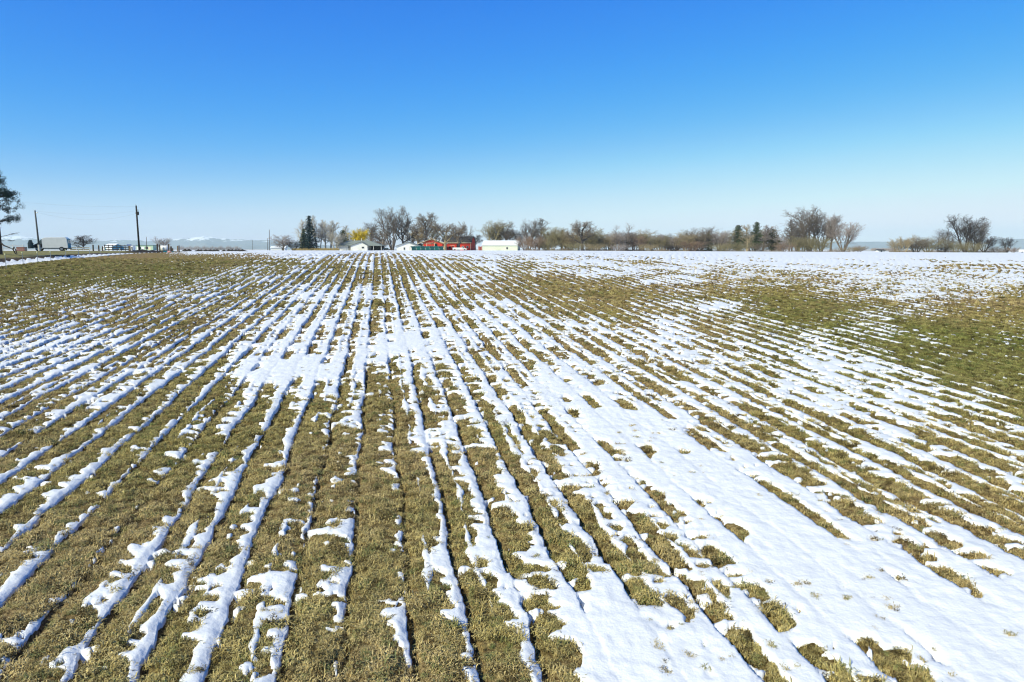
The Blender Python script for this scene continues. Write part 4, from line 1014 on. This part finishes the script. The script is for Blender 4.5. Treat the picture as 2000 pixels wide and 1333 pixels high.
def pole(px_base, py_base, px_top, py_top, Y, r, mat, label, gear, stub=None):
    b = at(px_base, py_base, Y); t = at(px_top, py_top, Y); z0 = landz(b.x, b.y)
    o = empty('utility_pole', (b.x, b.y, min(z0, b.z))); tag(o, label, 'utility pole')
    v = t - Vector(o.location)
    MB().tube([(0, 0, -.2), v * .5, v], [r, r*.88, r*.75], 8).build('post', mat, o, smooth=True)
    if stub: MB().tube([(0, 0, .05), v*.16], [r*1.25, r*1.2], 8).build('lower_sleeve', stub, o)
    if gear:
        q = v * .84
        MB().tube([q + Vector((.28, -.1, -.35)), q + Vector((.28, -.1, .25))], .17, 10).build('transformer', P_RUBBER, o)
        MB().tube([q + Vector((-.25, 0, .0)), q + Vector((.35, 0, .05))], .05, 5).build('bracket', P_WOOD, o)
        MB().tube([q + Vector((.3, -.1, .3)), q + Vector((.32, -.1, .62))], .06, 6).build('insulator', P_METAL, o)
        MB().tube([v, v + Vector((-.03, 0, .28))], .03, 5).build('pin', P_METAL, o)
    else:
        q = v * .93; MB().tube([q, q + Vector((.35, 0, .12))], .05, 5).build('bracket', P_METAL, o)
    return t
tA = pole(272.6, 493, 266, 402, 122, .17, P_POLED, 'tall dark utility pole with transformer, near the picture left', True)
tB = pole(77.5, 491, 68.5, 411.5, 104, .13, P_POLE, 'grey leaning utility pole standing in front of the white van', False, P_TINT)
pole(525.8, 488.5, 526.2, 449, 330, .17, P_WOOD, 'distant thin utility pole left of the lone greyish tree', False)
pole(522.5, 488, 522.3, 466, 380, .13, P_WOOD, 'short far utility pole just left of the taller distant pole', False)
pole(493.5, 487, 493.5, 469, 520, .14, P_WOOD, 'far utility pole before the foothills, left of the distant pair', False)
pole(286.5, 486, 286, 463, 300, .13, P_WOOD, 'slim far utility pole right of the tall dark pole', False)
pole(308, 486, 308, 466, 300, .11, P_METAL, 'thin far pole at the left side of the pale thin tree', False)
pole(326.5, 486, 326.5, 466, 302, .11, P_METAL, 'thin far pole at the right side of the pale thin tree', False)
def wire(a, b, sag, label, r=.007):
    pts = [a.lerp(b, t/14) - Vector((0, 0, sag * 4 * (t/14) * (1 - t/14))) for t in range(15)]
    tag(MB().tube(pts, r, 4).build('overhead_wire', P_METAL), label, 'wire', 'power lines on the left')
q1 = at(267.5, 417, 122)
wire(tB + Vector((.3, 0, -.3)), q1, 1.1, 'lower sagging wire between the leaning pole and the tall pole')
wire(tB + Vector((.3, 0, -.1)), tA - Vector((0, 0, .9)), .55, 'middle wire between the leaning pole and the tall pole')
wire(at(-60, 384, 95), tA - Vector((0, 0, .15)), .5, 'upper wire running from the pine to the tall pole')

GP = 'wire fence posts along the snowy ditch'
def ditch_fence():
    o = empty('wire_fence', on_ground(70, 80)); tag(o, 'thin wire fence on steel posts along the snow-filled ditch', 'fence')
    base = Vector(o.location); pts = []
    for px, pt, pb in ((9,496,519),(43,493,515),(72,492,513),(98,491,511),(128,488,509),(153,487,507),(175,486,505),(197,486,503),(234,486,500.5)):
        Y = 64 + (px/234)*36
        b = on_ground(px, Y); h = max(.9, at(px, pt, Y).z - b.z); pts.append((b, min(h, 1.5)))
    for b, h in pts:
        q = b - base
        p = MB().tube([q - Vector((0,0,.2)), q + Vector((0,0,h))], .028, 5).build('post', P_METAL, o)
        MB().tube([q + Vector((0,0,h-.14)), q + Vector((0,0,h+.02))], .042, 6).build('cap', P_YEL, p)
    for f in (.35, .65, .92):
        MB().tube([b - base + Vector((0, 0, h*f)) for b, h in pts], .006, 3).build('wire', P_METAL, o)
ditch_fence()
def rail_fence(name, pxs, Y0, Y1, h, post, rail, nr, label, r=.07):
    P0 = [on_ground(px, Y0 + (Y1 - Y0) * i / (len(pxs) - 1)) for i, px in enumerate(pxs)]
    o = empty(name, P0[0]); tag(o, label, 'fence')
    for p in P0: MB().tube([p - P0[0] - Vector((0,0,.3)), p - P0[0] + Vector((0,0,h))], r, 6).build('post', post, o)
    for a, b in zip(P0[:-1], P0[1:]):
        for k in range(nr):
            z = Vector((0, 0, h * (k + .7) / nr * .92)); d = (b - a).normalized().cross(Vector((0,0,1))) * .05
            A, B = a - P0[0] + z, b - P0[0] + z
            MB().poly([A+d+Vector((0,0,.08)), B+d+Vector((0,0,.08)), B+d-Vector((0,0,.08)), A+d-Vector((0,0,.08)), A-d+Vector((0,0,.08)), B-d+Vector((0,0,.08)), B-d-Vector((0,0,.08)), A-d-Vector((0,0,.08))],
                      [(0,1,2,3),(7,6,5,4),(0,4,5,1),(1,5,6,2),(2,6,7,3),(3,7,4,0)]).build('rail', rail, o)
rail_fence('board_fence', [-14, 6, 26, 46], 128, 130, 1.2, P_WHITE, P_WHITE, 2, 'white two-rail fence behind the pine at the left edge')
rail_fence('board_fence', [137, 150, 163, 176], 150, 152, .8, P_WHITE, P_STRAW, 2, 'low pale rail fence right of the white van')
rail_fence('corral_fence', [205, 213, 221, 229, 237, 245, 252], 128, 138, 1.15, P_WOOD, P_TIMBER, 3, 'brown wooden corral fence in front of the blue-ended shed')
GPO = 'dark wooden posts by the farm lane'
def wood_post(px, pt, pb, Y, r, label, mat=None):
    b = on_ground(px, Y); b.z = max(b.z, at(px, pb, Y).z) if pb > 489 else b.z
    b = on_ground(px, Y); h = at(px, pt, Y).z - b.z
    o = empty('wooden_post', b); tag(o, label, 'post', GPO)
    MB().tube([(0,0,-.3), (0,0,h*.5), (.02,0,h)], [r*1.05, r, r*.95], 8).build('shaft', mat or P_WOOD, o)
    MB().tube([(.02,0,h-.02), (.02,0,h+.05)], [r*.85, r*.5], 8).build('top', P_TIMBER, o)
wood_post(182.5, 479, 492, 112, .11, 'first dark post right of the white van')
wood_post(193.5, 480, 492, 114, .11, 'dark post between two others, left of the corral fence')
wood_post(201, 482, 492, 116, .12, 'short dark post at the left end of the corral fence')
wood_post(308, 477.5, 492.5, 126, .16, 'thick dark post left of the white tank')
wood_post(312.5, 478.5, 492, 130, .13, 'slightly thinner dark post touching the white tank')
wood_post(330, 477.5, 490, 130, .12, 'dark post right behind the white tank')
wood_post(332, 478, 489, 133, .08, 'slim pale-sided post beside the one right of the tank', P_TINT)
wood_post(334.5, 482, 491, 131, .16, 'short thick dark post right of the white tank')
wood_post(337.5, 485.5, 491, 128, .12, 'lowest dark post, next to the blue box')
wood_post(350.2, 480, 492, 128, .09, 'dark post leaning against the tan gate post')
wood_post(347.5, 481, 491, 129, .13, 'tan gate post standing alone at the right', P_TIMBER)
def left_things():
    m, _ = site('mailbox_post', 254, 124, 0, 'brown post with a blue sign board left of the tall pole', 'sign')
    m.name = 'sign_post'
    h = at(254, 480, 124).z - m.location.z
    MB().box(-.12, .12, -.1, .1, -.3, h).build('post', P_TIMBER, m); MB().box(-.42, .42, -.16, -.11, h-.05, h+.22).build('board', paint('dusty_blue', (0.16, 0.22, 0.42), .1), m)
    b, _ = site('shed', 222, 330, -32, 'white-roofed shed with blue gable end behind the corral', 'shed')
    b.name = 'blue_ended_shed'; b.location.z = EYE - .35
    MB().box(-4.0, 4.0, -2.8, 2.8, -.8, 1.3).build('wall', P_WHITE, b)
    for x in (-4.0, 3.92): MB().prism([(-2.8,-.8),(2.8,-.8),(2.8,1.3),(0,2.75),(-2.8,1.3)], x, x+.1, 'x').build('gable_end', P_BLUE, b)
    gable_along_x(MB(), -4.3, 4.3, -3.2, 3.2, 1.3, 2.95).build('roof', P_STEEL, b)
    l = MB().box(-6.2, -4.1, -2.0, 2.4, -.8, .9).build('lean_to', P_BLUE, b)
    MB().box(-2.6, -1.2, -2.86, -2.81, -.6, 1.0).build('door', P_BLUE, b)
    w, _ = site('small_white_shed', 259, 250, 0, 'tiny white hut with dark doorway beside the blue sign', 'shed')
    w.location.z = EYE - .3
    MB().box(-1.0, .6, -.8, .8, -.6, 1.5).build('wall', P_WHITE, w); MB().box(-1.1, .7, -.9, .9, 1.5, 1.62).build('roof', P_METAL, w); MB().box(.1, .5, -.86, -.81, -.4, 1.1).build('door', P_DARK, w)
    t, _ = site('mobile_home', 288, 310, 0, 'pale green mobile home with cream panels right of the tall pole', 'mobile home')
    t.location.z = EYE - .3
    MB().box(-4.0, 3.4, -1.6, 1.6, -.6, 1.9).build('wall', paint('mint_siding', (0.40, 0.52, 0.38), .1), t)
    MB().box(-4.2, 3.6, -1.8, 1.8, 1.9, 2.1).build('roof', paint('teal_roof', (0.10, 0.17, 0.18), .2), t)
    for x in (-3.2, -1.1, 1.9): MB().box(x-.55, x+.55, -1.66, -1.61, 0, 1.3).build('panel', P_CREAM if x > 1 else P_WHITE, t)
    for x in (-2.2, .4, .95): MB().box(x-.3, x+.3, -1.66, -1.61, .2, 1.4).build('window', P_GLASS, t)
    k, _ = site('white_tank', 321, 131, 0, 'white rounded tank between the dark posts', 'tank')
    hz_ = at(321, 479.5, 131).z - k.location.z; r = hz_ * .48
    MB().tube([(-.95, 0, r), (-.8, 0, r), (-.6, 0, r), (.6, 0, r), (.8, 0, r), (.95, 0, r)], [r*.35, r*.75, r, r, r*.75, r*.35], 16).build('shell', P_WHITE, k, smooth=True)
    for x in (-.5, .5): MB().box(x-.08, x+.08, -.3, .3, -.2, r*.4).build('leg', P_METAL, k)
    MB().tube([(0, 0, r*1.95), (0, 0, r*2.15)], .12, 8).build('valve_dome', P_METAL, k)
    c, _ = site('crate', 322.5, 124, 10, 'teal blue crate lying in front of the white tank', 'crate')
    c.name = 'teal_crate'
    MB().box(-.25, .3, -.2, .2, -.1, .42).build('box', P_TEAL, c); MB().box(-.28, .33, -.23, .23, .42, .48).build('rim', P_GLASSB, c)
    f, _ = site('feed_sack', 330, 123, -10, 'pink and red sack slumped beside the teal crate', 'sack')
    MB().tube([(-.35, 0, .05), (-.15, 0, .2), (.15, .05, .22), (.4, 0, .06)], [.1, .22, .2, .07], 8).build('bag', P_PINK, f, smooth=True); MB().tube([(.36, 0, .08), (.5, .02, .12)], [.05, .08], 6).build('tied_end', P_BRICK, f)
    bb, _ = site('bucket', 337.5, 122, 0, 'blue bucket on the snow at the right of the pink sack', 'bucket')
    MB().tube([(0,0,-.05),(0,0,.3)], [.13,.17], 10).build('pail', P_TEAL, bb); MB().tube([(-.16,0,.3),(-.1,0,.42),(.1,0,.42),(.16,0,.3)], .012, 4).build('handle', P_METAL, bb)
    rb, _ = site('brick_stack', 43, 112, 8, 'rust-red pallet stack on the bank left of the van', 'pallet stack')
    for i in range(5): MB().box(-.6, .6, -.4, .4, .02 + i*.13, .13 + i*.13).build('pallet', P_BRICK, rb)
    # dark soil heaps round the tall pole and along the ditch end
    rng = random.Random(3)
    def heap(px, Y, w, h, label, grp=None, name='soil_heap'):
        g = on_ground(px, Y); n = 14; v = []; f = []
        for a in range(7):
            t = a/6
            for j in range(n):
                an = 2*math.pi*j/n; rr = (1 - t**1.6) * w * (1 + .22*math.sin(3*an + px) + rng.uniform(-.12, .12))
                v.append((math.cos(an)*rr, math.sin(an)*rr*.55, h*t*(1 + rng.uniform(-.12, .12)) - .12))
        f = [(a*n+j, a*n+(j+1)%n, (a+1)*n+(j+1)%n, (a+1)*n+j) for a in range(6) for j in range(n)]
        o = MB().poly(v, f).build(name, P_SOIL, None); o.location = g; tag(o, label, 'soil heap', grp)
    heap(262, 119, 2.2, .38, 'dark soil heap on the snow left of the tall pole foot')
    heap(279, 120, 2.4, .55, 'dark soil heap around the foot of the tall pole')
    heap(297, 122, 2.2, .45, 'dark soil heap between the tall pole and the thick post')
    spots = [(362,.8),(369,.9),(388,1.1),(393,.8),(402,1.0),(411,1.1),(418,.8),(424,.9),(438,.7),(447,1.0),(454,.9),(461,.9),(467,1.0),(474,1.2)]
    words = ['leftmost dark clod heap in the row beyond the gate post', 'second dark clod heap from the left in the snowy row', 'wide dark clod heap after the first gap of the row', 'small dark clod heap pressed against the wide one', 'dark clod heap fifth from the left in the snowy row',
             'broad dark clod heap left of the middle of the row', 'dark clod heap in the middle touching the broad one', 'dark clod heap just right of the middle of the row', 'smallest dark clod heap, alone between two gaps', 'dark clod heap, first of the right-hand cluster of five',
             'dark clod heap, second of the right-hand cluster of five', 'dark clod heap, third of the right-hand cluster of five', 'dark clod heap, fourth of the right-hand cluster of five', 'rightmost and widest dark clod heap of the row']
    for (px, w), lb in zip(spots, words): heap(px, 150, w*.95, .58, lb, 'dark clod heaps along the snowy far edge', 'clod_heap')
    # far tree belts (one mass each, far behind the field)
    for (a, b_, Y, top, lab) in ((362, 480, 1500, 479, 'far bluish belt of bare trees below the left mountains'), (1690, 1740, 800, 486, 'far low belt of trees on the right skyline')):
        S = Seg()
        for _ in range(700):
            px = rng.uniform(a, b_); y = Y + rng.uniform(-30, 30); x = (px - 1000)/F*y/CP
            hh = (487 - top)/F*Y*(.55 + .45*math.sin(px*.21)**2)*rng.uniform(.5, 1.1) + 1.5; z0 = EYE - 1.8
            p = Vector((x, y, z0)); e = Vector((rng.gauss(0,.25), 0, 1)).normalized()
            S.limb([p, p + e*hh*.5, p + e*hh + Vector((rng.gauss(0,.8), 0, 0))], .22, .1)
            for _ in range(3): S.limb([p + e*hh*.4, p + e*hh*rng.uniform(.6, 1) + rvec(rng)*2.2], .12, .06)
        tag(link('tree_belt', S.mesh('tree_belt', BK['lav'])), lab, 'tree belt', kind='stuff')
left_things()
